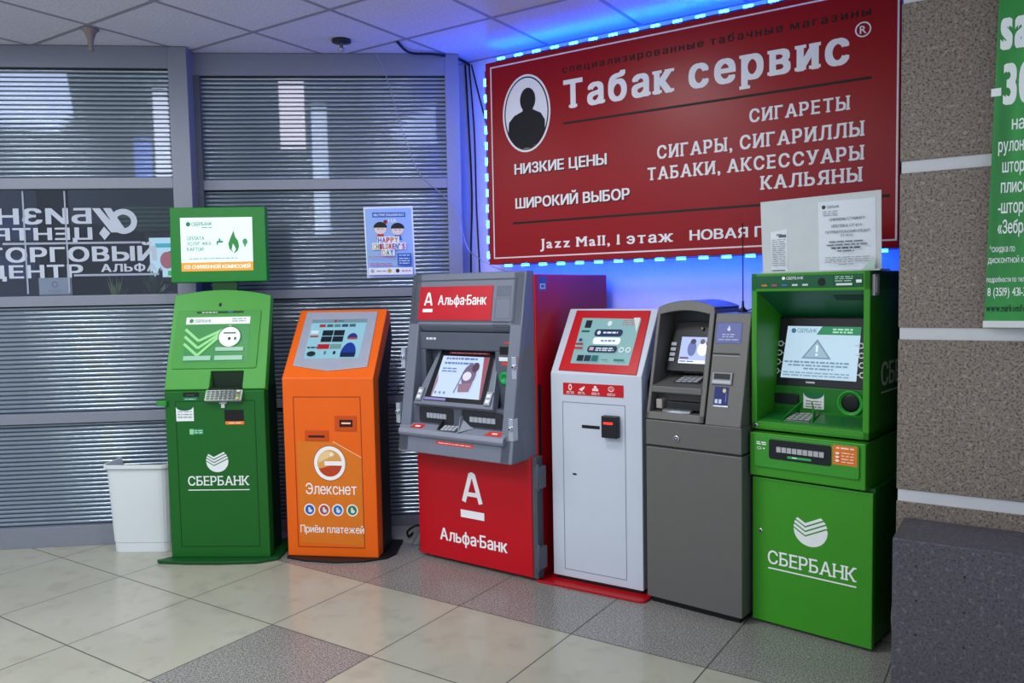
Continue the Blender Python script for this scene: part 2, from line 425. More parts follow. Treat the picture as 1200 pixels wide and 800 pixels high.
def build_window_1():
    t = bpy.data.objects.new('window_1', None); COL.objects.link(t); t.location = (*WIN1[0], 0); t.rotation_euler.z = math.radians(WIN1[1])
    struct(t, 'left aluminium shopfront with ribbed panes and one clear lettered pane', 'window')
    a, b = -5.2, -1.996
    MB().box(b, -1.888, 0, .15, 0, CEIL - .001).build('post', ALU, t, .003)
    MB().box(a, b, .0, .06, 2.815, CEIL - .001).build('header', ALU, t, .002)
    for z0, z1 in ((2.12, 2.183), (1.437, 1.497), (.742, .803)): MB().box(a, b, .0, .06, z0, z1).build('rail', ALU, t, .002)
    MB().box(a, b, -.005, .06, 0, .122).build('base', ALU, t, .002)
    for z0, z1 in ((2.183, 2.815), (.803, 1.437), (.122, .742)):
        ribbed(a, b, z0, z1, .035, RIB, 'ribbed_pane', t)
        MB().box(a, b, .018, .05, z1 - .008, z1).build('gasket', GASK, t)
    MB().box(a, b, .03, .036, 1.497, 2.12).build('clear_pane', GLASS, t)
    # white vinyl lettering, half of it seen from behind
    S = lambda u: -2.98 + .00485 * u
    Z = lambda v: 2.127 - (v - 219) * .00492
    V = mat('b9c1cf', .5)
    P = front(.0295)
    def word(body, u0, u1, v1, v0, mir=False):
        Decal(P).text(body, S(u0), Z(v1), (v1 - v0) * .00492, V, S(u1), .035, 0, mir, None, .09).build('lettering', t)
    word('БИЗНЕС', -62, 104, 261, 243, True); word('ЦЕНТР', -10, 104, 280, 266, True)
    word('ТОРГОВЫЙ', -22, 178, 306, 289); word('ЦЕНТР', -20, 91, 325, 310); word('АЛЬФА', 112, 178, 319, 310)
    d = Decal(P)
    d.ring(S(141), Z(259), 16 * .00485, 15 * .00492, .034, V)
    for k in (0, 13): d.poly([(S(105 + k), Z(243)), (S(114 + k), Z(243)), (S(137 + k * .6), Z(272)), (S(126 + k * .6), Z(272))], V)
    d.poly([(S(118), Z(265)), (S(125), Z(273)), (S(118), Z(281)), (S(112), Z(273))], V)
    d.build('emblem', t)
    d = Decal(P)
    L = mat('9aa3b4', .5)
    d.rect(S(0), Z(285.5), S(160), Z(283), L); d.rect(S(80), Z(324), S(180), Z(321.5), L)
    for u in (25, 73): d.rect(S(u), Z(344), S(u + 2), Z(222), L)
    d.build('etched_line', t)
build_window_1()

def build_window_2():
    t = bpy.data.objects.new('window_2', None); COL.objects.link(t); t.location = (*WIN2[0], 0); t.rotation_euler.z = math.radians(WIN2[1])
    struct(t, 'right aluminium shopfront with ribbed panes behind the kiosks', 'window')
    a, b = -1.90, -.385
    MB().box(-.385, -.298, 0, .10, 0, CEIL - .001).build('stile', ALU, t, .003)
    MB().box(a, b, 0, .06, 2.808, CEIL - .001).build('header', ALU, t, .002)
    MB().box(-1.90, -1.862, -.01, .06, 0, 2.808).build('jamb', mat('5d616b', .45, .25), t)
    for z0, z1 in ((2.122, 2.183), (1.455, 1.509), (.775, .829)): MB().box(a, b, 0, .06, z0, z1).build('rail', ALU, t, .002)
    MB().box(a, b, -.005, .06, 0, .06).build('base', ALU, t, .002)
    for z0, z1 in ((2.183, 2.808), (1.509, 2.122), (.829, 1.455), (.06, .775)):
        ribbed(-1.862, b, z0, z1, .035, RIB, 'ribbed_pane', t)
        MB().box(-1.862, b, .018, .05, z1 - .008, z1).build('gasket', GASK, t)
build_window_2()

# the dim shop seen through the clear pane
def frame_pt(w, s, y, z):
    a = math.radians(w[1]); return (w[0][0] + s * math.cos(a) - y * math.sin(a), w[0][1] + s * math.sin(a) + y * math.cos(a), z)
def build_shop():
    o = MB().box(-5.2, 1.0, 1.75, 1.85, 0, CEIL).build('wall_shop', mat('2b3446', .7, 0, 0, .3, 3)); o.location = frame_pt(WIN1, 0, 0, 0); o.rotation_euler.z = math.radians(WIN1[1])
    struct(o, 'dark wall inside the shop behind the glass', 'wall')
    # wide green shelf canopy and stone-look frieze on that wall
    t = thing('display_canopy', 'dark green striped canopy inside the shop, seen through the clear pane', 'canopy', frame_pt(WIN1, -2.9, 1.74, 1.98), WIN1[1])
    MB().prism([(0, 0), (0, .24), (-.34, .02), (-.34, 0)], 0, 1.25).build('cover', mat('31483f', .7), t)
    for k in range(5): MB().plate(slope(-.34, .02, 0, .24), rect(.0, .035 + .04 * k, 1.25, .05 + .04 * k), 0, .004).build('stripe', mat('5d7a6c', .7), t)
    t = thing('television', 'lit television on the shop wall, half hidden behind the green kiosk monitor', 'television', frame_pt(WIN1, -2.46, 1.0, 1.58), WIN1[1])
    MB().box(-.05, .52, 0, .06, 0, .36).build('case', mat('0b0c10', .4), t, .006)
    MB().box(.2, .42, .06, .748, .1, .2).build('wall_bracket', mat('0b0c10', .4), t)
    d = Decal(front(0)); d.rect(-.02, .04, .49, .32, em('b7dcf2', .9)); d.rect(.02, .25, .30, .28, em('45b4c6', .8)); d.poly(ell(.16, .17, .10, .06), em('3b4b8a', .7)); d.ell(.10, .16, .05, .06, em('b06a78', .7)); d.ell(.20, .15, .05, .06, em('2d3c60', .7)); d.rect(.10, .05, .40, .085, em('e3c33a', .8)); d.rect(.10, .05, .15, .085, em('49b25e', .8))
    d.build('screen', t)
    t = thing('display_cabinet', 'dark glass cabinet inside the shop, left behind the reversed lettering', 'cabinet', frame_pt(WIN1, -4.15, .95, 0), WIN1[1])
    MB().box(0, .95, 0, .5, 0, 2.3).build('carcass', mat('151a35', .35), t, .004)
    for z in (1.35, 1.62, 1.9): MB().box(.03, .92, -.01, .0, z, z + .16).build('shelf_front', mat('232c5c', .3), t)
    t = thing('display_counter', 'dark counter inside the shop, under the television behind the glass', 'counter', frame_pt(WIN1, -3.0, .42, 0), WIN1[1])
    MB().box(0, 1.5, 0, .45, 0, 1.35).build('body', mat('20242c', .6), t, .005)
    MB().box(-.02, 1.52, -.02, .47, 1.35, 1.38).build('worktop', mat('3a3c42', .5), t, .004)
    rn = random.Random(3)
    for k, (s_, h, w, lab) in enumerate(((-2.08, .30, .10, 'leafy potted plant inside the shop, nearest the window post'), (-2.31, .29, .10, 'leafy potted plant inside the shop, below the television'), (-2.56, .26, .12, 'spiky pale potted plant inside the shop, left of the leafy plants'))):
        p = thing('potted_plant', lab, 'plant', frame_pt(WIN1, s_, .56, 1.38), WIN1[1], 'plants behind the glass')
        MB().lathe([(.05, 0), (.065, .07), (.06, .07), (.05, .06)], (0, 0, 0), 14).build('pot', mat('4a4d52', .5), p)
        mb = MB()
        for q in range(46 if k < 2 else 18):
            a = rn.uniform(0, 6.28); e_ = rn.uniform(.2, 1.3); L = rn.uniform(.5, 1) * h; r_ = .02 if k < 2 else .006
            d = Vector((math.cos(a) * math.cos(e_) * w / h * 1.4, math.sin(a) * math.cos(e_) * w / h, math.sin(e_))); c = Vector((0, 0, .06)) + d * L
            u = d.cross(Vector((0, 0, 1))).normalized() * r_; b_ = Vector((0, 0, .055)) + d * (L * (.45 if k < 2 else .02))
            mb.add([b_, (b_ + c) / 2 + u, c, (b_ + c) / 2 - u + Vector((0, 0, .004))], [(0, 1, 2), (0, 2, 3)])
        mb.build('foliage', mat(('3f6b4f', '39604a', '7d9a68')[k], .5, 0, 0, .3, 30), p)
    t = thing('ceiling_light', 'added unseen lamp that brightens the shop behind the glass', 'ceiling light', frame_pt(WIN1, -4.0, .75, 2.85), WIN1[1])  # added lamp, kept out of view, to brighten the shop interior
    MB().box(-.3, .3, -.06, .06, .0, .09).build('housing', mat('d8d8da', .4), t)
    ld = bpy.data.lights.new('shop_fill_lamp', 'AREA'); ld.shape = 'RECTANGLE'; ld.size = .58; ld.size_y = .1; ld.energy = 20; ld.color = (.75, .9, 1)
    lo = bpy.data.objects.new('shop_fill_lamp', ld); COL.objects.link(lo); lo.parent = t; lo.location = (0, 0, -.003)
    def lit(win, poly, col, st, lab, y=.30):
        z1 = max(p[1] for p in poly); c = sum(p[0] for p in poly) / len(poly)
        t = thing('light_box', lab, 'light box', frame_pt(win, c, y, min(p[1] for p in poly)), win[1], 'light boxes behind the ribbed panes')
        zb = min(p[1] for p in poly)
        MB().plate(front(0), [(a - c, b - zb) for a, b in poly], -.05, -.004).build('case', mat('4a4c54', .5), t)
        d = Decal(front(.004)); d.poly([(a - c, b - zb) for a, b in poly], em(col, st)); d.build('lit_face', t)
        MB().box(-.006, .006, .02, .032, z1 - zb - .02, CEIL - zb).build('hanger', mat('4a4c54', .5), t)
    lit(WIN1, [(-3.6, 2.60), (-3.09, 2.554), (-2.744, 2.503), (-2.644, 2.606), (-2.675, 2.864), (-3.6, 2.864)], 'c4d0f4', 1.7, 'wide lit light box seen through the upper left ribbed pane')
    lit(WIN1, rect(-2.175, 2.224, -2.085, 2.738), 'e8ecff', 1.7, 'narrow white light box behind the upper left pane, next to the post')
    lit(WIN1, rect(-2.30, 2.20, -2.195, 2.45), '5f7fe8', 1.3, 'short blue light box behind the upper left pane')
    lit(WIN2, rect(-1.45, 2.42, -1.29, 2.84), 'efe2ea', 1.9, 'pinkish lit light box seen through the upper right ribbed pane')
    lit(WIN2, rect(-1.25, 1.87, -1.15, 2.67), 'cfdcf4', 1.5, 'tall narrow lit light box right of the pinkish one, behind the right window')
    lit(WIN2, [(-.76, 2.53), (-.68, 2.46), (-.45, 2.44), (-.45, 2.70)], 'aab8d8', 1.2, 'small wedge of light box behind the right end of the upper right pane')
    S = lambda u: -2.98 + .00485 * u
    t = thing('paper_notice', 'pale paper notice taped inside the clear pane, below the shop lettering', 'notice', frame_pt(WIN1, S(38), .038, 1.5), WIN1[1])
    MB().box(0, .185, 0, .001, 0, .105).build('sheet', pr('a9b2c4'), t)
    d = Decal(front(0)); d.ring(.09, .065, .017, .017, .004, pr('6d7890')); d.lines(.05, .13, (.03, .022), .003, pr('8a93a8'), 2); d.rect(.0, .0, .185, .008, pr('7d879c')); d.build('print', t)
build_shop()

# ================================================================== SIGN
def build_sign():
    t = thing('wall_sign', 'big red tobacco shop sign edged with blue lights, above the machines', 'sign', (-2.758, 3.963, 0))
    w = 2.235; z0, z1 = 1.635, 2.82
    RED = mat('960a15', .30, 0, 0, .05, 3, .22)
    MB().box(0, w, 0, .12, z0, z1).build('panel', RED, t, .003)
    MB().box(.1, w - .1, .12, .277, z0 + .1, z1 - .1).build('mounting_frame', mat('2a2a2e', .6), t)
    P = front(0); X = lambda x: x + 2.758
    d = Decal(P); ln = pr('e9dde2')
    for q in ((.035, z0 + .033, w - .006, z0 + .041), (.035, z1 - .036, w - .006, z1 - .028), (.035, z0 + .033, .043, z1 - .028), (w - .014, z0 + .033, w - .006, z1 - .028)): d.rect(*q, ln)
    d.build('border', t)
    ov = Decal(P); cx, cz = X(-2.478), 2.493
    ov.ell(cx, cz, .162, .220, pr('eeeef2'), 48); ov.ring(cx, cz, .150, .208, .008, pr('26242a'), 48); ov.build('oval_badge', t)
    b = Decal(P, .002); ink = pr('171418')      # a plain head and shoulders
    b.poly(ell(cx + .012, cz + .075, .052, .068), ink); b.poly([(cx - .02, cz + .04), (cx + .045, cz + .04), (cx + .05, cz - .03), (cx - .03, cz - .03)], ink)
    b.poly([(cx - .125, cz - .115), (cx - .118, cz - .04), (cx - .08, cz - .005), (cx - .02, cz + .015), (cx + .05, cz + .015), (cx + .10, cz - .01), (cx + .125, cz - .05), (cx + .125, cz - .115), (cx + .09, cz - .165), (cx + .03, cz - .197), (cx - .03, cz - .197), (cx - .09, cz - .165)], ink)
    b.build('portrait_print', t)
    wt = pr('eef0f2'); dk = pr('1c0a0c'); sh = pr('4e1014')
    def word(body, x0, x1, z, h, m=wt, bold=.02, serif=0, track=.06, shadow=False):
        d = Decal(P)
        if shadow: d.text(body, X(x0) + .006, z - .006, h, sh, X(x1) + .006, bold, serif, track=track)
        d.text(body, X(x0), z, h, m, X(x1), bold, serif, track=track); d.build('lettering', t)
    word('специализированные табачные магазины', -2.236, -.645, 2.680, .038, pr('0a0304'), .02, 0, .22)
    word('Табак сервис', -2.231, -.735, 2.485, .150, wt, .040, .045, .10)
    d = Decal(P); d.ring(X(-.678), 2.622, .034, .034, .006, wt); d.text('R', X(-.692), 2.604, .036, wt, X(-.664)); d.build('registered_mark', t)
    for a, b_, z in ((-2.235, -.639, 2.404), (-2.584, -.56, 1.871)):
        d = Decal(P); d.rect(X(a), z - .006, X(b_), z + .006, dk); d.build('rule_line', t)
    word('СИГАРЕТЫ', -1.192, -.730, 2.275, .062, wt, .030, .05, .13)
    word('СИГАРЫ, СИГАРИЛЛЫ', -1.675, -.668, 2.150, .066, wt, .030, .05, .13)
    word('ТАБАКИ, АКСЕССУАРЫ', -1.730, -.668, 2.043, .064, wt, .030, .05, .13)
    word('КАЛЬЯНЫ', -1.139, -.675, 1.945, .064, wt, .030, .05, .13)
    word('НИЗКИЕ ЦЕНЫ', -2.565, -1.967, 2.153, .058, wt, .030, 0, .06, True)
    word('ШИРОКИЙ ВЫБОР', -2.563, -1.833, 1.955, .058, wt, .030, 0, .06, True)
    word('Jazz Mall, 1 этаж', -2.399, -1.590, 1.716, .056, wt, .026, .04, .12)
    word('НОВАЯ ГАЛЕРЕЯ', -1.500, -.78, 1.718, .050, wt, .026)
    LED = em('084cff', 220.0)
    pts = [(.05 + .1235 * k, .095, z1 + .042, 0) for k in range(18)] + [(.05 + .1235 * k, .13, z0 - .004, 0) for k in range(18)] + [(-.046, .062, z0 + .06 + .094 * k, 1) for k in range(12)]
    MB().box(.02, w - .02, .088, .102, z1, z1 + .036).box(.02, w - .02, .121, .139, z0 - .002, z0 + .1).box(-.054, .0, .069, .081, z0 + .02, z1 - .02).build('led_carrier', mat('3a3d46', .5), t)
    first = None
    for x, y, z, v in pts:
        if first is None or v != first[1]:
            a, c = (.023, .007) if not v else (.007, .021)
            o = MB().box(-a, a, -.006, .006, -c, c).build('led_module', LED, t); first = (o, v)
        else:
            o = first[0].copy(); COL.objects.link(o); o.parent = t
        o.location = (x, y, z)
build_sign()

# ================================================================== MACHINES
def sber_logo(d, cx, cz, r, m, bg):
    """round emblem: lower disc under three folded chevron bands"""
    g = lambda x: -.46 - .613 * (x + .30) if x < -.30 else -.46 + .489 * (x + .30)
    n = 40; xs = [-1 + 2 * k / n for k in range(n + 1)] + [-.30]; xs = sorted(set(xs))
    for lo, hi in ((-3, .005), (.095, .275), (.365, .545), (.635, .815)):
        d.step()
        for a, b in zip(xs, xs[1:]):
            q = [(x, max(-math.sqrt(max(0, 1 - x * x)), g(x) + lo), min(math.sqrt(max(0, 1 - x * x)), g(x) + hi)) for x in (a, b)]
            if any(t > bt for _, bt, t in q):
                q = [(x, bt, max(t, bt)) for x, bt, t in q]
                d.mb.add([d.P(cx + r * x, cz + r * z, d.t) for x, z in ((q[0][0], q[0][1]), (q[1][0], q[1][1]), (q[1][0], q[1][2]), (q[0][0], q[0][2]))], [(0, 1, 2, 3)], m)

# ---- green kiosk with a second monitor
def build_green_kiosk():
    t = thing('payment_kiosk', 'green payment kiosk with a second monitor on top, beside the white bin', 'kiosk', (-4.025, 2.616, 0), 31)
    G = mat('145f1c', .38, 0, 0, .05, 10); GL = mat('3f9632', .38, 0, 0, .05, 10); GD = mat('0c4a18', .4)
    MB().prism([(0, .02), (0, .955), (.02, .965), (.07, .965), (.07, .02)], -.006, .554).build('body', G, t, .004)
    MB().box(.012, .538, .065, .25, .02, .97).build('rear_cabinet', mat('0b2413', .5), t, .003)
    MB().plate(top(0), [(-.075, -.035), (-.055, -.05), (.1, -.07), (.3, -.075), (.5, -.06), (.60, .0), (.60, .34), (-.004, .34), (-.004, .03), (-.03, .005)], 0, .02).build('base_plate', mat('0e4a1c', .35), t, .004)
    o = MB(); o.frame(front(0), (.052, .08, .50, .902), (.056, .084, .496, .898), 0, .0012); o.build('door_seam', mat('0a3a10', .6), t)
    P = slope(0, .955, .2, 1.487)
    arch = [(-.008, .965), (.245, .965), (.245, 1.062), (.43, 1.062), (.43, .965), (.560, .965), (.545, 1.477)] + [(x, 1.478 + .036 * (1 - ((x - .255) / .29) ** 2)) for x in [.5 - .06 * k for k in range(9)]] + [(-.012, 1.49)]
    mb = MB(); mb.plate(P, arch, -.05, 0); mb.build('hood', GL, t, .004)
    MB().prism([(.055, .96), (.23, 1.44), (.25, 1.44), (.25, .96)], .012, .535).build('hood_back', mat('0f3d17', .45), t, .004)
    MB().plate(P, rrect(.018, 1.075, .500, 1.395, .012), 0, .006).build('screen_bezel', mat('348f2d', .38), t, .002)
    d = Decal(P, .0065); A = em
    d.poly([(.082, 1.108), (.447, 1.106), (.442, 1.356), (.072, 1.36)], A('1e8a3c', .75)); d.rect(.075, 1.318, .442, 1.357, A('e6f2ee', .85))
    d.ell(.105, 1.337, .012, .012, A('1a8a4a', .7)); d.text('СБЕРБАНК', .122, 1.328, .016, A('2e7d55', .6), .22); d.lines(.34, .42, (1.343, 1.33), .005, A('6b9a86', .6), 5)
    for k in range(3): d.line([(.078, 1.29 - .04 * k), (.16, 1.225 - .04 * k), (.34, 1.305)], .015, A('8fd98a', .8))
    d.ell(.335, 1.245, .062, .055, A('dfeee8', .9)); d.ring(.335, 1.245, .066, .059, .005, A('0c4a28', .6)); d.rect(.3, 1.262, .37, 1.27, A('3a5a4a', .6)); d.ell(.335, 1.235, .008, .008, BLACK); d.rect(.362, 1.227, .375, 1.243, A('3a5a4a', .6))
    for q in ((.262, 1.168, .42, 1.188), (.085, 1.118, .24, 1.142), (.262, 1.118, .42, 1.142)): d.rect(*q, A('9fd0b8', .7))
    d.build('screen', t)
    d = Decal(P); d.ell(.258, 1.428, .009, .011, BLACK); d.build('camera_lens', t)
    d = Decal(P, .0065); d.rect(.13, 1.378, .40, 1.39, pr('0d3f1a')); d.lines(.16, .25, (1.381,), .005, pr('d8e6da'), 4); d.rect(.31, 1.379, .34, 1.389, pr('2f6b8a')); d.build('sticker', t)
    # keypad recess
    MB().box(.245, .432, -.004, .06, .955, .975).box(.245, .432, .05, .075, .97, 1.065).build('keypad_recess', mat('0a2410', .5), t)
    mb = MB().plate(slope(-.035, .905, 0, .96), rect(.232, .905, .437, .96), -.02, .004); kp = mb.build('keypad', mat('9aa29c', .35, .5), t, .002)
    kd = Decal(slope(-.035, .905, 0, .96), .0045)
    for i in range(8):
        for j in range(4): kd.rect(.242 + .024 * i, .910 + .012 * j, .260 + .024 * i, .918 + .012 * j, pr('59615d') if i < 7 else pr(('d8b33a', '39a04e', '9a3a30', 'cfd4d0')[j]))
    kd.build('keys', kp)
    MB().box(-.045, .012, -.02, .02, .878, .905).build('card_hook', mat('2a8a30', .4), t, .004)
    d = Decal(front(0)); d.rect(.10, .925, .19, .95, BLACK); d.rect(.115, .932, .165, .938, pr('3a4a40')); d.rect(.10, .905, .18, .922, pr('1f7a52')); d.lines(.11, .17, (.91,), .004, pr('a8d8c0'), 1); d.build('card_slot', t)
    d = Decal(front(0)); d.rect(.056, .79, .155, .868, pr('e6ecea')); d.poly(ell(.105, .868, .047, .02, 20, 180, 360), pr('0d5a2c')); d.lines(.065, .145, (.84, .825, .81), .006, pr('9aa6a0'), 6); d.build('notice_sticker', t)
    MB().box(.315, .335, -.012, 0, .862, .885).box(.303, .347, -.008, 0, .885, .895).build('jack_socket', mat('c9cfcc', .4), t, .001)
    d = Decal(front(0)); d.rect(.328, .785, .436, .850, BLACK); d.rect(.332, .768, .436, .786, pr('e87a24')); d.lines(.35, .42, (.774,), .005, pr('f8d8b8'), 2); d.build('receipt_slot', t)
    d = Decal(front(0)); d.rect(.128, .715, .205, .745, pr('2d8a60')); d.rect(.128, .715, .15, .745, pr('8ad0a0')); d.lines(.155, .2, (.733, .722), .005, pr('b8e0c8'), 3); d.build('service_sticker', t)
    d = Decal(front(0)); sber_logo(d, .276, .565, .063, pr('dfe6e4'), G); d.build('logo', t)
    d = Decal(front(0)); d.text('СБЕРБАНК', .106, .428, .052, pr('e4ebe8'), .452, .012, .045); d.rect(.106, .400, .452, .405, pr('e4ebe8')); d.build('lettering', t)
    # upper monitor
    MB().box(.20, .345, .215, .245, 1.44, 1.60).build('monitor_neck', mat('0c3a14', .45), t, .004)
    m = MB(); m.plate(slope(.20, 1.56, .235, 1.985), [(-.032, 1.56), (.525, 1.56), (.515, 1.985), (-.04, 1.99)], -.05, 0); mo = m.build('monitor', mat('0d7a23', .38), t, .004)
    P2 = slope(.20, 1.56, .235, 1.985); d = Decal(P2)
    q = [(.030, 1.622), (.447, 1.622), (.442, 1.926), (.022, 1.93)]
    d.poly(q, A('d8f0f2', 1.0)); d.poly([(.030, 1.622), (.447, 1.622), (.4465, 1.672), (.029, 1.672)], A('f0a038', .9)); d.text('СО СНИЖЕННОЙ КОМИССИЕЙ', .045, 1.637, .02, A('ffffff', 1), .43, .02)
    d.ell(.07, 1.892, .013, .013, A('17805a', .7)); d.text('СБЕРБАНК', .09, 1.882, .02, A('17805a', .6), .21); d.lines(.15, .21, (1.868,), .005, A('6bb09a', .6), 2)
    for k, s_ in enumerate(('ОПЛАТА', 'УСЛУГ ЖКХ', 'КАРТОЙ')): d.text(s_, .065, 1.80 - .031 * k, .02, A('2f8a72', .6), (.165, .205, .16)[k], .008)
    fl = [(.34, 1.72), (.312, 1.745), (.305, 1.775), (.318, 1.81), (.336, 1.85), (.345, 1.815), (.362, 1.79), (.368, 1.76), (.36, 1.735)]
    d.poly(fl, A('1f8a3a', .75)); d.poly([(.338, 1.722), (.325, 1.742), (.332, 1.775), (.343, 1.76), (.35, 1.742)], A('d8f0f2', .95))
    d.rect(.238, 1.782, .275, 1.792, A('1f8a6a', .7)); d.rect(.25, 1.792, .26, 1.806, A('1f8a6a', .7)); d.rect(.238, 1.77, .246, 1.79, A('1f8a6a', .7)); d.ell(.403, 1.785, .014, .018, A('3aa060', .7)); d.rect(.398, 1.757, .408, 1.768, A('3aa060', .7))
    d.lines(.08, .36, (1.69,), .005, A('8ac0c0', .6), 8); d.build('monitor_screen', t)
build_green_kiosk()

# ---- orange kiosk
def build_orange_kiosk():
    t = thing('payment_kiosk', 'orange payment kiosk with a tilted grey framed screen on black base', 'kiosk', (-3.501, 2.986, 0), 25)
    O = mat('e8620a', .36, 0, 0, .06, 10); OD = mat('c84a06', .4); BK = mat('121316', .45)
    dsl = .3 / .37
    shell = [(0, .012), (0, 1.015), (.3, 1.385), (.352, 1.36), (.352, 1.30), (.09, .985), (.09, .012)]
    MB().prism(shell, 0, .527).build('shell', O, t, .005)
    MB().prism([(.085, .02), (.085, 1.0), (.345, 1.31), (.36, 1.20), (.24, .9), (.24, .02)], .012, .532).build('rear_cabinet', BK, t, .004)
    MB().plate(top(0), [(-.012, .05), (.0, -.02), (.12, -.06), (.3, -.075), (.46, -.045), (.57, .02), (.60, .10), (.57, .34), (-.02, .34)], 0, .012).build('base_plate', BK, t, .003)
    P = slope(0, 1.015, .3, 1.385)
    MB().plate(P, [(.047, 1.078), (.258, 1.050), (.482, 1.070), (.474, 1.368), (.044, 1.370)], 0, .006).build('screen_bezel', mat('aab0bc', .35, .3), t, .002)
    d = Decal(P, .0065); A = em
    d.poly([(.10, 1.113), (.42, 1.115), (.424, 1.325), (.092, 1.327)], A('8fc4d6', .75)); d.rect(.092, 1.306, .424, 1.326, A('7a9aa8', .6)); d.ell(.235, 1.316, .008, .008, A('b03040', .6)); d.lines(.25, .29, (1.313,), .006, A('4a6a78', .6), 2)
    for k, c in enumerate(('b03a30', '4a6a72', '5a8a8a', '31506a', '4a6a72')): d.rect(.145 + .045 * k, 1.282, .182 + .045 * k, 1.298, A(c, .6))
    for i in range(2):
        for j in range(2): d.rect(.175 + .068 * i, 1.234 - .034 * j, .238 + .068 * i, 1.264 - .034 * j, A('16202c', .7))
    d.rect(.165, 1.162, .235, 1.188, A('b02028', .7)); d.rect(.24, 1.162, .305, 1.188, A('7aa0a0', .6))
    d.rect(.105, 1.246, .15, 1.262, A('d8e8ee', .7)); d.rect(.105, 1.225, .155, 1.235, A('b05040', .6)); d.poly(ell(.36, 1.218, .03, .028, 16, 0, 180), A('2a3a8a', .6)); d.rect(.333, 1.212, .39, 1.222, A('b05040', .6))
    d.poly(ell(.355, 1.13, .045, .065, 16, 0, 180), A('1a3a9a', .7)); d.rect(.312, 1.118, .398, 1.142, A('16244a', .7)); d.lines(.108, .165, (1.165,), .008, A('1a2a34', .6), 3); d.ell(.14, 1.135, .026, .014, A('22303a', .6)); d.ell(.22, 1.14, .007, .01, A('5a7a86', .6)); d.ell(.275, 1.14, .008, .01, A('22303a', .6))
    d.build('screen', t)
    o = MB().frame(front(0), (.061, .064, .451, .913), (.065, .068, .447, .909), 0, .0012); o.build('door_seam', mat('8a3404', .6), t)
    p = MB().plate(front(0), rect(.300, .722, .424, .807), 0, .004).build('acceptor_plate', OD, t, .001)
    d = Decal(front(-.004)); d.rect(.328, .745, .403, .785, pr('2a0c08')); d.rect(.340, .762, .392, .77, em('ffb8a0', 1)); d.build('note_slot', p)
    p = MB().plate(front(0), rect(.125, .665, .262, .725), 0, .003).build('receipt_plate', OD, t, .001)
    d = Decal(front(-.003)); d.rect(.145, .685, .240, .697, pr('1a0e08')); d.build('slot', p)
    st = Decal(front(0)); st.poly([(.078, .09), (.448, .075), (.448, .57), (.285, .66), (.076, .664)], mat('d9741c', .3)); st.line([(.285, .663), (.449, .573)], .004, pr('f3c49a')); st.build('front_sticker', t)
    wt = pr('f2eeea')
    d = Decal(front(0), .0014); c = (.263, .541)
    d.ell(*c, .094, .099, pr('7a3010'), 40); d.ell(*c, .091, .096, wt, 40); d.ell(*c, .071, .075, pr('b8401a'), 40)
    d.poly(ell(*c, .071, .075, 20, 5, 205), pr('d8a050')); d.poly(ell(c[0] - .01, c[1] + .012, .055, .058, 16, 40, 190), pr('e8c890')); d.ell(c[0] + .012, c[1] + .05, .012, .012, pr('f4e4c0')); d.rect(c[0] - .03, c[1] - .012, c[0] + .09, c[1] + .012, wt)
    d.build('logo', t)
    d = Decal(front(0), .0014); d.text('Элекснет', .118, .366, .062, wt, .414, .006); d.build('lettering', t)
    for x, col, k in ((.137, '2a5aa8', 0), (.222, 'b04a34', 1), (.301, '2a6ab0', 2), (.385, '2a7a48', 3)):
        d = Decal(front(0), .0014); d.ell(x, .278, .033, .034, wt); d.ell(x, .278, .026, .027, pr(col)); d.ell(x + .003, .272, .012, .010, pr('cfdcea')); d.rect(x - .008, .272, x + .004, .292, pr('cfdcea')); d.build('round_icon', t)
    d = Decal(front(0), .0014); d.text('Приём платежей', .079, .148, .042, wt, .449, .010); d.build('lettering', t)
    MB().tube([(.53, .25, .93), (.58, .25, .945), (.60, .25, .92), (.585, .25, .90), (.53, .25, .895)], .003).build('rear_cable', BK, t)
build_orange_kiosk()

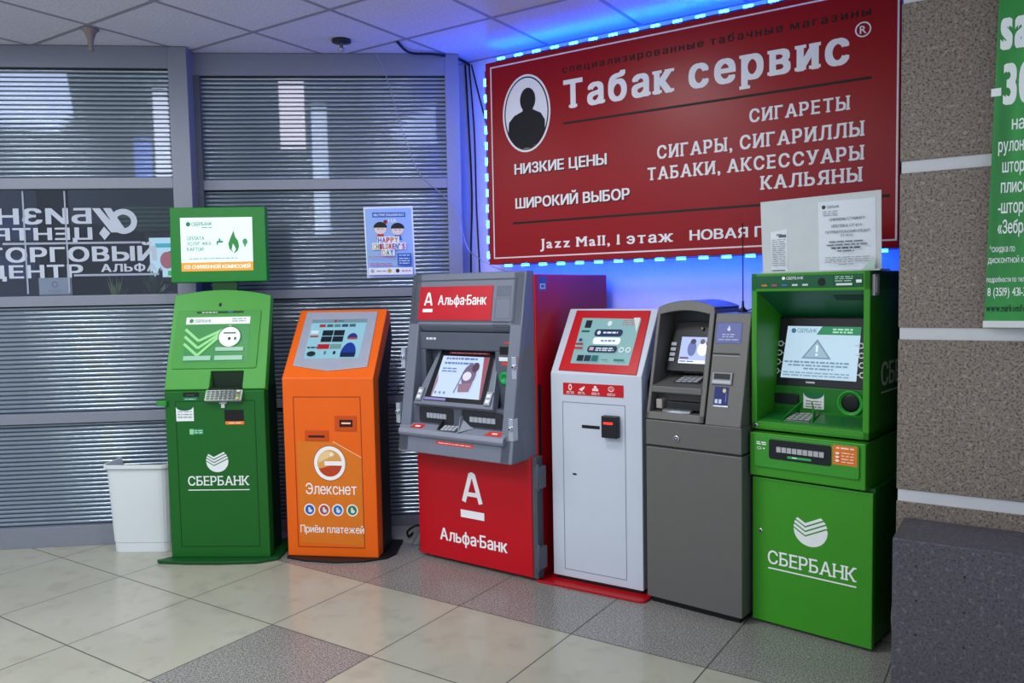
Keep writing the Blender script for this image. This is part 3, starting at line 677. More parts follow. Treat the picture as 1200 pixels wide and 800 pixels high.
# ---- red and grey bank machine
def alfa_mark(d, cx, z0, h, w, m):
    """letter with open feet, rounded top and a bar under it"""
    k = w / 2; tw = w * .19
    d.line([(cx - k + tw / 2, z0), (cx - tw * .30, z0 + h * .94)], tw, m); d.line([(cx + k - tw / 2, z0), (cx + tw * .30, z0 + h * .94)], tw, m)
    d.ell(cx, z0 + h - tw * .62, tw * .72, tw * .62, m); d.rect(cx - k * .62, z0 + h * .20, cx + k * .62, z0 + h * .20 + tw * .85, m)
    d.rect(cx - k * 1.12, z0 - h * .52, cx + k * 1.12, z0 - h * .27, m)
def build_red_atm():
    t = thing('bank_machine', 'tall red cash machine with a grey upper fascia, between orange and white kiosks', 'cash machine', (-2.86, 3.389, 0), -2)
    GR = mat('727886', .42, .1, 0, .05, 12); GD = mat('555b68', .45, .1); DK = mat('26282e', .45); RED = mat('bc0518', .36, 0, 0, .05, 6); SL = mat('bfc4cc', .25, .8)
    MB().box(.03, .70, .08, .77, 0, .018).build('feet', mat('0c0c0e', .6), t)
    MB().box(.0, .757, .055, .80, .016, 1.557).build('cabinet', RED, t, .006)
    MB().box(-.016, .750, 0, .05, .018, .640).build('lower_door', RED, t, .004)
    MB().box(.752, .782, .002, .054, .018, .64).build('door_edge', mat('484d56', .5), t, .002)
    MB().box(.757, .766, .058, .075, .64, 1.0).build('door_gap', mat('0c0c0e', .6), t)
    for z in (.545, .135):
        MB().box(.770, .805, -.008, .05, z - .06, z + .05).lathe([(.008, -.07), (.008, .065)], (.793, -.008, z), 10).build('hinge', mat('5a5f69', .4, .4), t, .001)
    # fascia
    yF = lambda z: -.15 + (z - .62) * .1675
    P = slope(-.15, .62, .01, 1.575)
    def bar(mb, x0, x1, z0, z1, yb=.06): mb.prism([(yF(z0), z0), (yF(z1), z1), (yb, z1), (yb, z0)], x0, x1)
    mb = MB(); bar(mb, -.02, .052, .62, 1.575); bar(mb, -.02, .735, 1.30, 1.575); bar(mb, -.02, .735, .625, .745)
    for z0, z1 in ((.625, 1.575),):
        mb.loft([(.66, yF(z0), z0), (.722, yF(z0), z0), (.748, .06, z0), (.66, .06, z0)], [(.66, yF(z1), z1), (.735, yF(z1), z1), (.748, .06, z1), (.66, .06, z1)])
    mb.prism([(yF(1.30), 1.30), (yF(1.30) + .03, 1.265), (.06, 1.25), (.06, 1.30)], .05, .66)
    mb.build('fascia', GR, t, .006)
    MB().box(.05, .665, .03, .06, .74, 1.27).build('recess_back', GD, t)
    o = MB().frame(P, (.005, 1.318, .685, 1.541), (.012, 1.325, .678, 1.534), 0, .0015); o.build('fascia_groove', mat('4a4f5a', .5), t)
    MB().plate(P, rect(.044, 1.327, .540, 1.505), 0, .004).build('sign_panel', mat('bf0a1e', .3), t, .001)
    d = Decal(slope(-.15, .62, .01, 1.575), .0046); alfa_mark(d, .112, 1.405, .070, .062, WHITE); d.build('logo', t)
    d = Decal(P, .0046); d.text('Альфа·Банк', .180, 1.408, .050, WHITE, .505, .022); d.build('lettering', t)
    o = MB().frame(P, (.564, 1.449, .652, 1.502), (.568, 1.453, .648, 1.498), 0, .0015); o.frame(P, (.560, 1.335, .655, 1.440), (.563, 1.338, .652, 1.437), 0, .0012); o.plate(P, rect(.568, 1.453, .648, 1.498), 0, .0008, None); o.build('access_cover', mat('646a78', .45), t)
    d = Decal(P)
    for k in range(4): d.rect(.55, 1.315 - .010 * k, .655, 1.318 - .010 * k, mat('4a4f5a', .5))
    d.build('vent_slots', t)
    # inner surround with the sloping screen housing
    mb = MB(); mb.box(.052, .66, -.03, .032, 1.17, 1.262); mb.box(.56, .66, -.03, .032, .80, 1.17); mb.box(.052, .09, -.03, .032, .80, 1.17); mb.build('inner_surround', GD, t, .004)
    d = Decal(front(-.03)); d.lines(.10, .17, (1.222,), .012, pr('d4d8de'), 3); d.build('network_sticker', t)
    Q = slope(-.125, .895, .03, 1.165)
    mb = MB().plate(Q, [(.082, .885), (.612, .885), (.545, 1.165), (.145, 1.165)], -.05, .004); mb.build('screen_housing', GR, t, .005)
    MB().plate(Q, [(.150, .905), (.560, .905), (.530, 1.158), (.165, 1.158)], 0, .008).build('screen_bezel', mat('14151a', .3), t, .002)
    d = Decal(Q, .0085); A = em
    d.poly([(.193, .925), (.525, .925), (.503, 1.130), (.192, 1.130)], A('bccfee', .95)); d.poly([(.193, .925), (.20, .925), (.21, 1.0), (.195, 1.05)], A('b08a9a', .7)); d.poly([(.515, .925), (.525, .925), (.503, 1.13), (.466, 1.13)], A('a05a68', .75))
    d.lines(.22, .43, (1.112, 1.088), .010, A('6a86b8', .7), 4); d.lines(.22, .32, (1.062, 1.048), .006, A('6a8ab0', .7), 5)
    d.poly(ell(.41, 1.035, .045, .055), A('7a6a8a', .7)); d.ell(.44, 1.075, .022, .024, A('5a4452', .7)); d.ell(.40, 1.03, .028, .022, A('d8d4e4', .9)); d.poly([(.36, .99), (.45, 1.0), (.44, .955), (.37, .95)], A('9a7a8e', .7)); d.line([(.37, 1.05), (.36, 1.0), (.345, .945)], .007, A('6a6a9a', .7))
    for k in range(3): d.ell(.225 + .03 * k, .943, .007, .007, A('7a94b0', .7))
    d.build('screen', t)
    d = Decal(Q, .0085); d.rect(.155, .908, .30, .920, pr('8a80b8')); d.build('purple_sticker', t)
    d = Decal(Q, .0085); d.rect(.225, 1.142, .495, 1.152, pr('b8323c')); d.lines(.24, .48, (1.145,), .003, pr('f0c8c8'), 2); d.build('warning_strip', t)
    for x in (.118, .575):
        b_ = MB(); b_.plate(Q, rect(x - .018, .90, x + .018, .965), .004, .016); b_.build('side_button', mat('9aa0ac', .35, .4), t, .002)
        d = Decal(Q, .0165); [d.rect(x - .012, .91 + .026 * k, x + .012, .926 + .026 * k, pr('e0e4e8')) for k in range(2)]; d.build('button_print', t)
    # right strip: reader and slots
    mb = MB(); mb.lathe([(.036, 0), (.033, .010), (.020, .012), (.016, .004)], (.622, -.030, 1.035), 18, None, 'y'); mb.build('card_reader', mat('0f9a4a', .25), t)
    for nm, q, c in (('receipt_slot', (.59, 1.155, .655, 1.195), BLACK), ('white_sticker', (.585, 1.122, .66, 1.142), pr('e4e6e8')), ('red_sticker', (.60, 1.10, .65, 1.115), pr('d03a3a')), ('red_sticker', (.62, 1.21, .65, 1.22), pr('d03a3a')), ('panel_groove', (.62, .9, .628, .99), pr('4a4f5a'))):
        d = Decal(front(-.03)); d.rect(*q, c); d.build(nm, t)
    # cash bays
    MB().box(.052, .66, -.10, .0, .745, .885).build('bay_block', GD, t, .004)
    for x0, x1 in ((.10, .335), (.39, .655)):
        mb = MB().plate(front(-.10), rrect(x0, .785, x1, .868, .014), -.002, .004); b_ = mb.build('cash_bay', DK, t, .002)
        mb = MB(); w = (x1 - x0 - .10) / 6
        for k in range(6): mb.box(x0 + .06 + w * k, x0 + .06 + w * k * 1 + w - .003, -.112, -.10, .812, .838)
        mb.build('rollers', mat('a9aeb6', .3, .3), b_)
    d = Decal(front(-.10)); d.rect(.17, .872, .27, .882, pr('d0362c')); d.rect(.46, .872, .57, .882, pr('d0362c')); d.build('bay_stickers', t)
    tr = [(yF(.74) - .02, .712), (yF(.74) - .03, .730), (yF(.74) - .022, .752), (-.10, .775), (.0, .775), (.0, .712)]
    MB().prism(tr, -.008, .690).build('tray', mat('868c9a', .4, .1), t, .005)
    tp = slope(yF(.74) - .022, .752, -.10, .775)
    d = Decal(tp); d.poly([(.06, .756), (.145, .756), (.15, .772), (.075, .772)], pr('cf2a26')); d.rect(.09, .761, .125, .766, WHITE); d.build('tray_sticker', t)
    d = Decal(tp); d.poly([(.56, .756), (.665, .756), (.66, .772), (.58, .772)], pr('cf3a30')); d.rect(.60, .762, .635, .767, pr('f0d0c8')); d.build('tray_sticker', t)
    MB().prism([(-.155, .760), (-.06, .775), (-.06, .845), (-.075, .85)], .262, .270).build('privacy_shield', DK, t, .001)
    MB().loft([(.40, -.155, .758), (.408, -.155, .758), (.50, -.07, .785), (.38, -.07, .785)], [(.392, -.12, .83), (.396, -.12, .83), (.40, -.075, .85), (.385, -.075, .85)]).build('privacy_shield', GR, t, .002)
    kp = MB().plate(tp, rect(.275, .754, .385, .774), 0, .006).build('keypad', mat('6b7078', .35, .5), t, .001)
    d = Decal(tp, .0065)
    for i in range(4):
        for j in range(3): d.rect(.282 + .025 * i, .7555 + .0062 * j, .300 + .025 * i, .760 + .0062 * j, pr('c9cdd2'))
    d.build('keys', kp)
    for x, z, s_ in ((-.032, 1.125, -1), (-.034, .83, -1), (.712, 1.10, 1), (.722, .80, 1)):
        mb = MB(); mb.box(x - .014, x + .014, yF(z) - .012, yF(z) + .03, z - .06, z + .05).lathe([(.014, 0), (.012, .012), (.006, .013)], (x, yF(z) - .012, z), 12, None, 'y'); l_ = mb.build('lock', SL, t, .001)
        d = Decal(front(yF(z) - .026)); d.ell(x, z, .005, .005, BLACK); d.build('keyhole', l_)
    d = Decal(slope(-.15, .62, .01, 1.575)); d.rect(.245, .682, .49, .700, pr('d23a30')); d.lines(.26, .48, (.688,), .005, pr('f0c0b8'), 2); d.build('warning_strip', t)
    d = Decal(side(.757)); d.rect(.085, 1.475, .155, 1.545, pr('3a6a9a')); d.rect(.095, 1.483, .145, 1.51, pr('dfe8f0')); d.rect(.105, 1.49, .135, 1.503, pr('3a6a9a')); d.build('blue_sticker', t)
    d = Decal(front(0)); alfa_mark(d, .367, .353, .165, .142, WHITE); d.build('logo', t)
    d = Decal(front(0)); d.text('Альфа·Банк', .137, .120, .066, WHITE, .592, .022); d.build('lettering', t)
build_red_atm()

# ---- white kiosk with red framed screen
def build_white_kiosk():
    t = thing('payment_kiosk', 'white payment kiosk with a red framed tilted screen on red base plate', 'kiosk', (-2.032, 3.443, 0), 1)
    Wt = mat('c3cbd6', .38, 0, 0, .04, 8); R = mat('c01018', .32); BK = mat('1c2230', .5)
    shell = [(0, .03), (0, 1.062), (.22, 1.376), (.265, 1.372), (.265, 1.30), (.075, 1.03), (.075, .03)]
    MB().prism(shell, -.004, .487).build('shell', Wt, t, .004)
    MB().prism([(.07, .02), (.07, 1.03), (.262, 1.31), (.30, 1.25), (.30, .02)], .008, .478).build('rear_cabinet', BK, t, .003)
    bp = rrect(-.085, -.075, .525, .40, .035); MB().plate(top(0), bp, 0, .012).build('base_plate', mat('a80e16', .3), t, .003)
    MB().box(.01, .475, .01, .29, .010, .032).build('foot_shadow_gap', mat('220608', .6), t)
    P = slope(0, 1.062, .22, 1.376)
    MB().plate(P, [(.037, 1.074), (.460, 1.066), (.450, 1.364), (.040, 1.366)], 0, .005).build('screen_bezel', R, t, .002)
    d = Decal(P, .0055); A = em
    d.poly([(.095, 1.108), (.409, 1.106), (.413, 1.322), (.089, 1.327)], A('86b4b8', .75)); d.rect(.115, 1.278, .15, 1.315, A('1a2228', .6)); d.rect(.105, 1.256, .15, 1.266, A('1f6a68', .6)); d.ell(.25, 1.3, .012, .012, A('e0ecec', .7)); d.lines(.32, .40, (1.312, 1.302, 1.292), .004, A('c07a7a', .6), 5)
    d.poly(rrect(.182, 1.236, .335, 1.270, .015), A('1a2e5a', .7)); d.lines(.23, .31, (1.25,), .008, A('d8e4f0', .8), 3); d.ell(.207, 1.253, .010, .009, A('d8e4f0', .8))
    d.poly(rrect(.187, 1.198, .335, 1.230, .012), A('e8f4f6', .9)); d.lines(.23, .31, (1.21,), .008, A('5a86a8', .7), 4)
    d.poly(rrect(.170, 1.158, .33, 1.190, .014), A('142448', .7)); d.lines(.215, .315, (1.175, 1.165), .006, A('c8d4e4', .8), 6); d.rect(.182, 1.166, .205, 1.182, A('c8b0b8', .7))
    for x in (.355, .39): d.ring(x, 1.172, .013, .012, .004, A('e0ecec', .8))
    d.rect(.10, 1.19, .14, 1.2, A('a03a48', .6)); d.ell(.12, 1.214, .01, .008, A('2a4a9a', .6)); d.rect(.10, 1.17, .145, 1.18, A('b83a34', .6))
    for k, c in enumerate(('12202a', '14344a', '1a6a72')): d.rect(.13 + .04 * k, 1.114, .165 + .04 * k, 1.142, A(c, .7))
    d.rect(.33, 1.118, .385, 1.128, A('1f7a78', .6)); d.lines(.265, .3, (1.12,), .005, A('6a9098', .6), 2); d.poly([(.378, 1.3215), (.413, 1.322), (.4115, 1.25)], A('d8dee0', .7))
    d.build('screen', t)
    MB().plate(front(0), rect(.067, .957, .394, 1.016), 0, .003).build('label_strip', R, t, .001)
    wt = pr('f0d8d8')
    for k, x in enumerate((.108, .172, .246, .33)):
        d = Decal(front(-.003))
        if k == 0: d.ell(x, .995, .010, .016, wt); d.ell(x, .995, .005, .009, R)
        if k == 1: d.poly([(x - .016, .986), (x + .016, 1.004), (x + .016, .994), (x, .978)], wt)
        if k == 2: d.rect(x - .016, .982, x + .016, .994, wt); d.ell(x, 1.0, .008, .008, wt)
        if k == 3: d.ring(x, .995, .016, .013, .003, wt); d.ring(x, .992, .008, .007, .002, wt)
        d.lines(x - .02, x + .022, (.971, .964), .003, wt, k + 3); d.build('service_icon', t)
    o = MB().frame(front(0), (.061, .069, .402, .921), (.064, .072, .399, .918), 0, .0012); o.build('door_seam', mat('7c8794', .6), t)
    b_ = MB().box(.290, .374, -.035, 0, .762, .868).build('note_acceptor', mat('17181c', .35), t, .004)
    d = Decal(front(-.035)); d.rect(.302, .828, .352, .840, em('ff3a30', 1.1)); d.build('indicator_light', b_)
    d = Decal(front(0)); d.rect(.169, .795, .266, .811, BLACK); d.build('receipt_slot', t)
    d = Decal(front(0)); d.ell(.125, .560, .013, .005, BLACK); d.build('keyhole', t)
build_white_kiosk()

# ---- grey bank machine
def build_grey_atm():
    t = thing('bank_machine', 'all grey cash machine with a small recessed screen, beside the white kiosk', 'cash machine', (-1.494, 3.422, 0), -6)
    G = mat('666561', .42, .15, 0, .05, 14); GD = mat('464849', .45, .15); DK = mat('1d1f23', .45); SL = mat('c4c8cc', .25, .7)
    MB().box(-.005, .43, .02, .44, 0, .03).build('plinth', mat('0c0c0e', .6), t)
    MB().box(-.020, .449, .0, .46, .028, .742).build('safe_cabinet', G, t, .004)
    MB().box(-.016, .445, .006, .46, .742, .751).build('cabinet_seam', DK, t)
    MB().box(-.020, .447, .0, .46, .751, .868).build('middle_panel', G, t, .004)
    mb = MB().lathe([(.015, 0), (.014, .006), (.009, .007)], (.139, 0, .793), 16, None, 'y'); l_ = mb.build('lock', SL, t)
    d = Decal(front(-.0075)); d.ell(.139, .793, .009, .009, BLACK); d.ell(.139, .793, .004, .004, SL); d.build('keyhole', l_)
    P = slope(0, .86, .13, 1.38); yP = lambda z: .25 * (z - .86)
    # customer module: two cheeks, arched brow, sill, back
    mb = MB(); x0, x1 = -.022, .268
    for a, b in ((x0, x0 + .016), (x1 - .024, x1)): mb.prism([(yP(.872), .872), (yP(1.375), 1.375), (.40, 1.375), (.40, .872)], a, b)
    n = 12; ar = [(x0 + (x1 - x0) * k / n, 1.385 + .032 * (1 - (2 * k / n - 1) ** 2)) for k in range(n + 1)]
    ar2 = [(x1 - .024 + (x0 + .016 - x1 + .024) * k / n, 1.352 + .018 * (1 - (2 * k / n - 1) ** 2)) for k in range(n + 1)]
    rg = ar + ar2
    mb.loft([(x, yP(z), z) for x, z in rg], [(x, .40, z) for x, z in rg])
    mb.prism([(yP(.872), .872), (yP(.905), .905), (.40, .905), (.40, .872)], x0, x1)
    mb.build('fascia', G, t, .003)
    MB().box(x0 + .016, x1 - .024, .27, .29, .90, 1.365).build('recess_back', GD, t)
    # keypad shelf with a wavy lip
    mb = MB().prism([(yP(1.0) - .004, .993), (yP(1.02) - .006, 1.022), (.27, 1.075), (.27, .993)], x0 + .014, x1 - .022); mb.build('keypad_shelf', G, t, .004)
    sp = slope(yP(1.02) - .006, 1.022, .27, 1.075)
    k_ = MB().plate(sp, rect(.075, 1.034, .205, 1.056), 0, .004).build('keypad', mat('3a3d42', .4), t, .001)
    d = Decal(sp, .0045)
    for i in range(4):
        for j in range(4): d.rect(.085 + .029 * i, 1.0355 + .0051 * j, .108 + .029 * i, 1.0392 + .0051 * j, pr('c2c6ca'))
    d.build('keys', k_)
    Q = slope(.14, 1.10, .22, 1.31)
    MB().plate(Q, [(x0 + .035, 1.085), (x1 - .026, 1.085), (x1 - .026, 1.315), (x0 + .05, 1.315)], -.04, 0).build('screen_bezel', mat('16171c', .3), t, .003)
    d = Decal(Q); A = em
    d.rect(.070, 1.122, .232, 1.243, A('a8b8e6', .95)); d.rect(.070, 1.122, .232, 1.137, A('e4ecf8', 1)); d.ell(.130, 1.19, .022, .035, A('6a78b8', .7)); d.ell(.133, 1.222, .014, .012, A('3a3a5a', .7)); d.ell(.185, 1.188, .026, .03, A('eef2fa', 1)); d.ell(.18, 1.222, .012, .012, A('6a5a6a', .7)); d.ell(.21, 1.215, .012, .012, A('4a4a6a', .7)); d.rect(.075, 1.142, .12, 1.15, A('7a4a6a', .7)); d.lines(.075, .15, (1.128,), .005, A('4a5aa0', .7), 2)
    d.build('screen', t)
    for k in range(4): MB().plate(Q, rect(.022, 1.128 + .024 * k, .050, 1.144 + .024 * k), 0, .006).build('side_button', mat('9ca0a6', .35, .3), t, .001)
    MB().lathe([(.009, 0), (.007, .008)], (.17, .205, 1.283), 12, None, 'y').build('camera_lens', mat('8a8278', .3, .4), t)
    # cash chute
    MB().prism([(.10, .905), (.10, .99), (.12, .99), (.12, .905)], x0 + .016, x1 - .024).build('chute_back', mat('5f5a55', .45), t)
    MB().box(.06, x1 - .03, .05, .10, .916, .952).build('cash_slot', DK, t, .003)
    n = 10; pts = [(.05 + .14 * k / n, -.022 * math.sin(math.pi * k / n)) for k in range(n + 1)]
    mb = MB(); mb.loft([(x, .03 + y, .905) for x, y in pts] + [(.19, .06, .905), (.05, .06, .905)], [(x, .03 + y, .916) for x, y in pts] + [(.19, .06, .918), (.05, .06, .918)]); mb.build('chute_lip', SL, t, .001)
    MB().box(.01, .04, .045, .10, .916, .960).build('chute_button', mat('a09a92', .4), t, .003)
    # side column
    sx0, sx1 = .276, .442
    MB().prism([(yP(.868), .868), (yP(1.358), 1.358), (.42, 1.358), (.42, .868)], sx0, sx1).build('side_module', G, t, .004)
    d = Decal(P); d.rect(.284, 1.224, .406, 1.318, pr('5a6296')); d.rect(.288, 1.228, .402, 1.314, pr('6c74a8')); d.poly([(.335, 1.285), (.345, 1.305), (.352, 1.285), (.345, 1.278)], pr('d8dcee')); d.lines(.315, .375, (1.262, 1.252), .004, pr('c4c8e2'), 4); d.lines(.30, .395, (1.238,), .006, pr('aab0d4'), 5); d.build('advert_panel', t)
    d = Decal(P); d.rect(.280, 1.174, .405, 1.183, DK); d.rect(.280, 1.168, .405, 1.174, pr('8f9296')); d.build('panel_seam', t)
    b_ = MB().plate(P, rect(.288, 1.045, .385, 1.098), 0, .008).build('card_slot', mat('7d8084', .35, .3), t, .002)
    d = Decal(P, .0085); d.rect(.30, 1.068, .375, 1.092, DK); d.rect(.294, 1.05, .38, 1.062, pr('b9bcc0')); d.build('slot_mouth', b_)
    d = Decal(P); d.rect(.306, .958, .372, 1.036, pr('22306e')); d.ell(.352, 1.02, .008, .009, pr('d8c48a')); d.rect(.312, .964, .325, .982, pr('c8d0e0')); d.rect(.33, .964, .343, .982, pr('c8d0e0')); d.rect(.36, .97, .364, 1.01, pr('6a7ab0')); d.build('card_label', t)
    MB().plate(P, rect(.308, .949, .376, .956), 0, .004).build('label_bar', SL, t)
build_grey_atm()

# ---- green bank machine
def build_green_atm():
    t = thing('bank_machine', 'big green cash machine with a warning triangle on its screen, beside the stone pier', 'cash machine', (-1.005, 3.463, 0), -8.5)
    G = mat('388f1e', .38, 0, 0, .05, 10); GD = mat('1d6a1a', .4); GI = mat('1a701a', .42); DK = mat('15171c', .4); SL = mat('c4c8cc', .25, .7); TEAL = mat('0d5a36', .4)
    MB().box(.03, .47, .04, .46, 0, .02).build('plinth', mat('10140f', .6), t)
    MB().box(.005, .485, .02, .50, .02, .66).build('lower_cabinet', GD, t, .004)
    MB().box(-.020, .486, -.012, .02, .012, .648).build('safe_door', G, t, .004)
    mb = MB().lathe([(.010, 0), (.009, .005)], (.02, -.012, .415), 14, None, 'y'); l_ = mb.build('lock', SL, t)
    d = Decal(front(-.0175)); d.ell(.02, .415, .004, .005, BLACK); d.build('keyhole', l_)
    d = Decal(front(-.012)); sber_logo(d, .237, .456, .072, pr('e6ece8'), G); d.build('logo', t)
    d = Decal(front(-.012)); d.text('СБЕРБАНК', .052, .276, .058, pr('eef3ef'), .425, .012, .045); d.rect(.054, .253, .425, .259, pr('eef3ef')); d.build('lettering', t)
    # cash unit
    MB().box(-.024, .462, -.03, .50, .658, .846).build('cash_unit', G, t, .005)
    o = MB().plate(front(-.03), rrect(.0, .700, .440, .838, .012), 0, .008); o.build('cash_frame', mat('37922a', .38), t, .003)
    b_ = MB().plate(front(-.038), rrect(.068, .742, .330, .826, .010), 0, .004).build('cash_slot', DK, t, .002)
    mb = MB()
    for k in range(9): mb.box(.105 + .0225 * k, .124 + .0225 * k, -.050, -.042, .775, .797)
    mb.build('rollers', mat('b0b4b4', .3, .2), b_)
    d = Decal(front(-.042)); d.rect(.15, .752, .25, .762, pr('3aa45a')); d.rect(.17, .755, .19, .76, pr('c8f0d0')); d.build('slot_light', b_)
    d = Decal(front(-.038)); d.rect(.336, .752, .432, .832, pr('e2762a')); d.lines(.35, .42, (.818,), .006, pr('fbe0c8'), 1); d.lines(.372, .42, (.80, .788, .776, .764), .004, pr('fbd8b8'), 2); [d.ell(.356, .80 - .015 * k, .008, .005, pr('fbe8d8')) for k in range(3)]; d.build('orange_label', t)
    d = Decal(front(-.038)); d.lines(.012, .055, (.805, .797), .005, pr('e4f0e4'), 3); d.ring(.025, .782, .010, .006, .002, pr('e4f0e4')); d.rect(.042, .779, .050, .785, pr('e4f0e4')); d.build('slot_print', t)
    # upper housing
    mb = MB(); x0, x1 = -.030, .464; zt = 1.530
    mb.box(x0, x0 + .026, 0, .50, .856, zt); mb.box(x1 - .026, x1, 0, .50, .856, zt); mb.box(x0, x1, 0, .50, 1.452, zt); mb.box(x0, x1, 0, .50, .856, .890); mb.box(x0, x1, .29, .50, .856, zt)
    mb.build('housing', G, t, .004)
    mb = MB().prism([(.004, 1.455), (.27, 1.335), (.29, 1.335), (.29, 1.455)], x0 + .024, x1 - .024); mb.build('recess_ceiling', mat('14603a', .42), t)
    d = Decal(lambda x, y, tt=0: Vector((x, y, 1.455 - (y - .004) * .451)) + Vector((0, -.41, -.91)) * tt); d.poly([(.30, .05), (.43, .05), (.43, .10), (.30, .10)], mat('0d3d28', .6)); d.build('speaker_grille', t)
    MB().plate(front(0), rect(-.010, 1.466, .436, 1.518), 0, .003).build('header_band', TEAL, t, .001)
    d = Decal(front(-.003)); d.ell(.115, 1.507, .007, .007, WHITE); d.text('СБЕРБАНК', .127, 1.501, .012, WHITE, .20)
    for k, c in enumerate(('c87a2a', 'b04a5a', '3a6ab0', 'c8d0cc', 'c8d0cc')): d.rect(.02 + .044 * k, 1.474, .044 + .044 * k, 1.482, pr(c))
    d.rect(.318, 1.466, .3195, 1.518, GI); d.rect(.408, 1.466, .4095, 1.518, GI); d.lines(.33, .40, (1.506, 1.498, 1.489), .004, pr('a8d0b8'), 4); d.rect(.335, 1.473, .398, 1.482, pr('d8e4dc')); d.rect(.413, 1.483, .434, 1.495, WHITE); d.build('header_print', t)
    d = Decal(front(-.003)); d.ell(.275, 1.488, .016, .017, BLACK); d.build('camera_lens', t)
    # screen panel
    Q = slope(.20, 1.035, .245, 1.33)
    MB().plate(Q, rect(x0 + .027, 1.028, x1 - .027, 1.332), -.04, 0).build('screen_bezel', DK, t, .003)
    d = Decal(Q); A = em
    d.poly([(.014, 1.064), (.345, 1.064), (.353, 1.294), (.034, 1.294)], A('b4d0e2', .92)); d.poly([(.165, 1.258), (.352, 1.258), (.353, 1.294), (.188, 1.294)], A('1f8a5a', .75)); d.ell(.062, 1.274, .011, .011, A('3a7a9a', .7)); d.text('СБЕРБАНК', .078, 1.266, .018, A('5a8aa6', .7), .165); d.lines(.235, .32, (1.278, 1.266), .007, A('a8e4c4', .8), 3)
    d.poly([(.105, 1.152), (.235, 1.152), (.172, 1.238)], A('7a98ae', .7)); d.poly([(.117, 1.158), (.223, 1.158), (.172, 1.227)], A('9ab8cc', .8)); d.rect(.167, 1.182, .177, 1.212, A('d8e8f2', .9)); d.ell(.172, 1.170, .006, .005, A('d8e8f2', .9))
    d.lines(.03, .32, (1.132,), .008, A('7a9ab2', .7), 7); d.lines(.05, .31, (1.118,), .007, A('7a9ab2', .7), 8); d.lines(.12, .25, (1.104,), .007, A('7a9ab2', .7), 9); d.lines(.03, .32, (1.086, 1.074), .006, A('8aaac0', .7), 10)
    d.build('screen', t)
    d = Decal(Q); d.rect(.13, 1.045, .17, 1.052, pr('c8ccd0')); d.build('maker_plate', t)
    for sx in (-1, 1):
        for k in range(4):
            z = 1.092 + .041 * k; d = Decal(Q); w = pr('d8dcdc'); x = .006 if sx < 0 else .368
            x += .004 * k * (1 if sx < 0 else -1) - (.012 if sx < 0 else 0)
            d.ring(x, z, .013, .013, .005, w); d.rect(x + .012 if sx < 0 else x - .024, z - .002, x + .024 if sx < 0 else x - .012, z + .002, w); d.build('side_key', t)
    # lower console
    MB().box(x0 + .026, x1 - .026, .19, .30, .885, 1.030).build('console_panel', GI, t, .003)
    MB().prism([(.0, .886), (.0, .892), (.19, .925), (.19, .886)], x0 + .026, x1 - .026).build('console_shelf', mat('2b8420', .4), t, .002)
    sh = slope(0, .892, .19, .925)
    b_ = MB().plate(front(.19), rrect(-.005, .950, .105, .995, .008), 0, .010).build('card_slot', DK, t, .002)
    d = Decal(front(.19)); d.poly(ell(.17, 1.005, .045, .022, 20, 180, 360), pr('0d6a3c')); d.rect(.125, .935, .215, 1.005, pr('e2e8e4')); d.poly(ell(.17, 1.006, .045, .028, 20, 180, 360), pr('0d6a3c')); d.lines(.135, .205, (.965, .953, .941), .006, pr('a08a90'), 5); d.build('notice_sticker', t)
    mb = MB().lathe([(.056, 0), (.055, .009), (.048, .011), (.046, .004)], (.328, .19, .972), 28, None, 'y'); r_ = mb.build('card_reader', mat('2f9a35', .35), t)
    mb = MB().lathe([(.047, .002), (.030, .006)], (.328, .19, .972), 24, None, 'y'); mb.build('reader_mouth', mat('050d09', .35), r_)
    DG = mat('1c7a26', .3)
    MB().plate(sh, rect(x0 + .032, .897, .092, .918), 0, .003).build('left_dish', mat('17662a', .3), t, .001)
    MB().plate(sh, rect(.225, .897, x1 - .032, .918), 0, .003).build('right_dish', mat('17662a', .3), t, .001)
    for name, xa, sg in (('left_fin', .092, 1), ('right_fin', .222, -1)):
        n = 8; a = []; b = []
        for k in range(n + 1):
            u = k / n; y = .02 + .13 * u; xx = xa + sg * .028 * u * u; zb = .892 + .174 * y; h = .055 * u ** 1.3
            a.append((xx - .003, y, zb, h)); b.append((xx + .003, y, zb, h))
        mb = MB()
        for (p, q), (p2, q2) in zip(zip(a, a[1:]), zip(b, b[1:])):
            mb.loft([(p[0], p[1], p[2]), (q[0], q[1], q[2]), (q2[0], q2[1], q2[2]), (p2[0], p2[1], p2[2])], [(p[0] + sg * p[3] * .3, p[1], p[2] + p[3]), (q[0] + sg * q[3] * .3, q[1], q[2] + q[3]), (q2[0] + sg * q[3] * .3, q2[1], q2[2] + q2[3]), (p2[0] + sg * p[3] * .3, p2[1], p2[2] + p2[3])])
        mb.build(name, DG, t)
    k_ = MB().plate(sh, rect(.105, .897, .215, .916), 0, .005).build('keypad', mat('7f8783', .3, .6), t, .001)
    d = Decal(sh, .0055)
    for i in range(4):
        for j in range(4): d.rect(.111 + .026 * i, .8985 + .0044 * j, .130 + .026 * i, .9015 + .0044 * j, pr('b9c0bc'))
    d.build('keys', k_)
    d = Decal(front(0)); d.rect(-.022, .864, .45, .866, GD); d.build('lip_seam', t)
    mb = MB().lathe([(.011, 0), (.010, .004)], (-.008, 0, .873), 14, None, 'y'); l_ = mb.build('lock', SL, t)
    d = Decal(front(-.0045)); d.ell(-.008, .873, .005, .005, BLACK); d.build('keyhole', l_)
    MB().box(.464, .476, .02, .07, 1.43, 1.515).box(.475, .480, .03, .06, 1.44, 1.505).build('side_sensor', mat('b8b4b8', .4), t, .003)
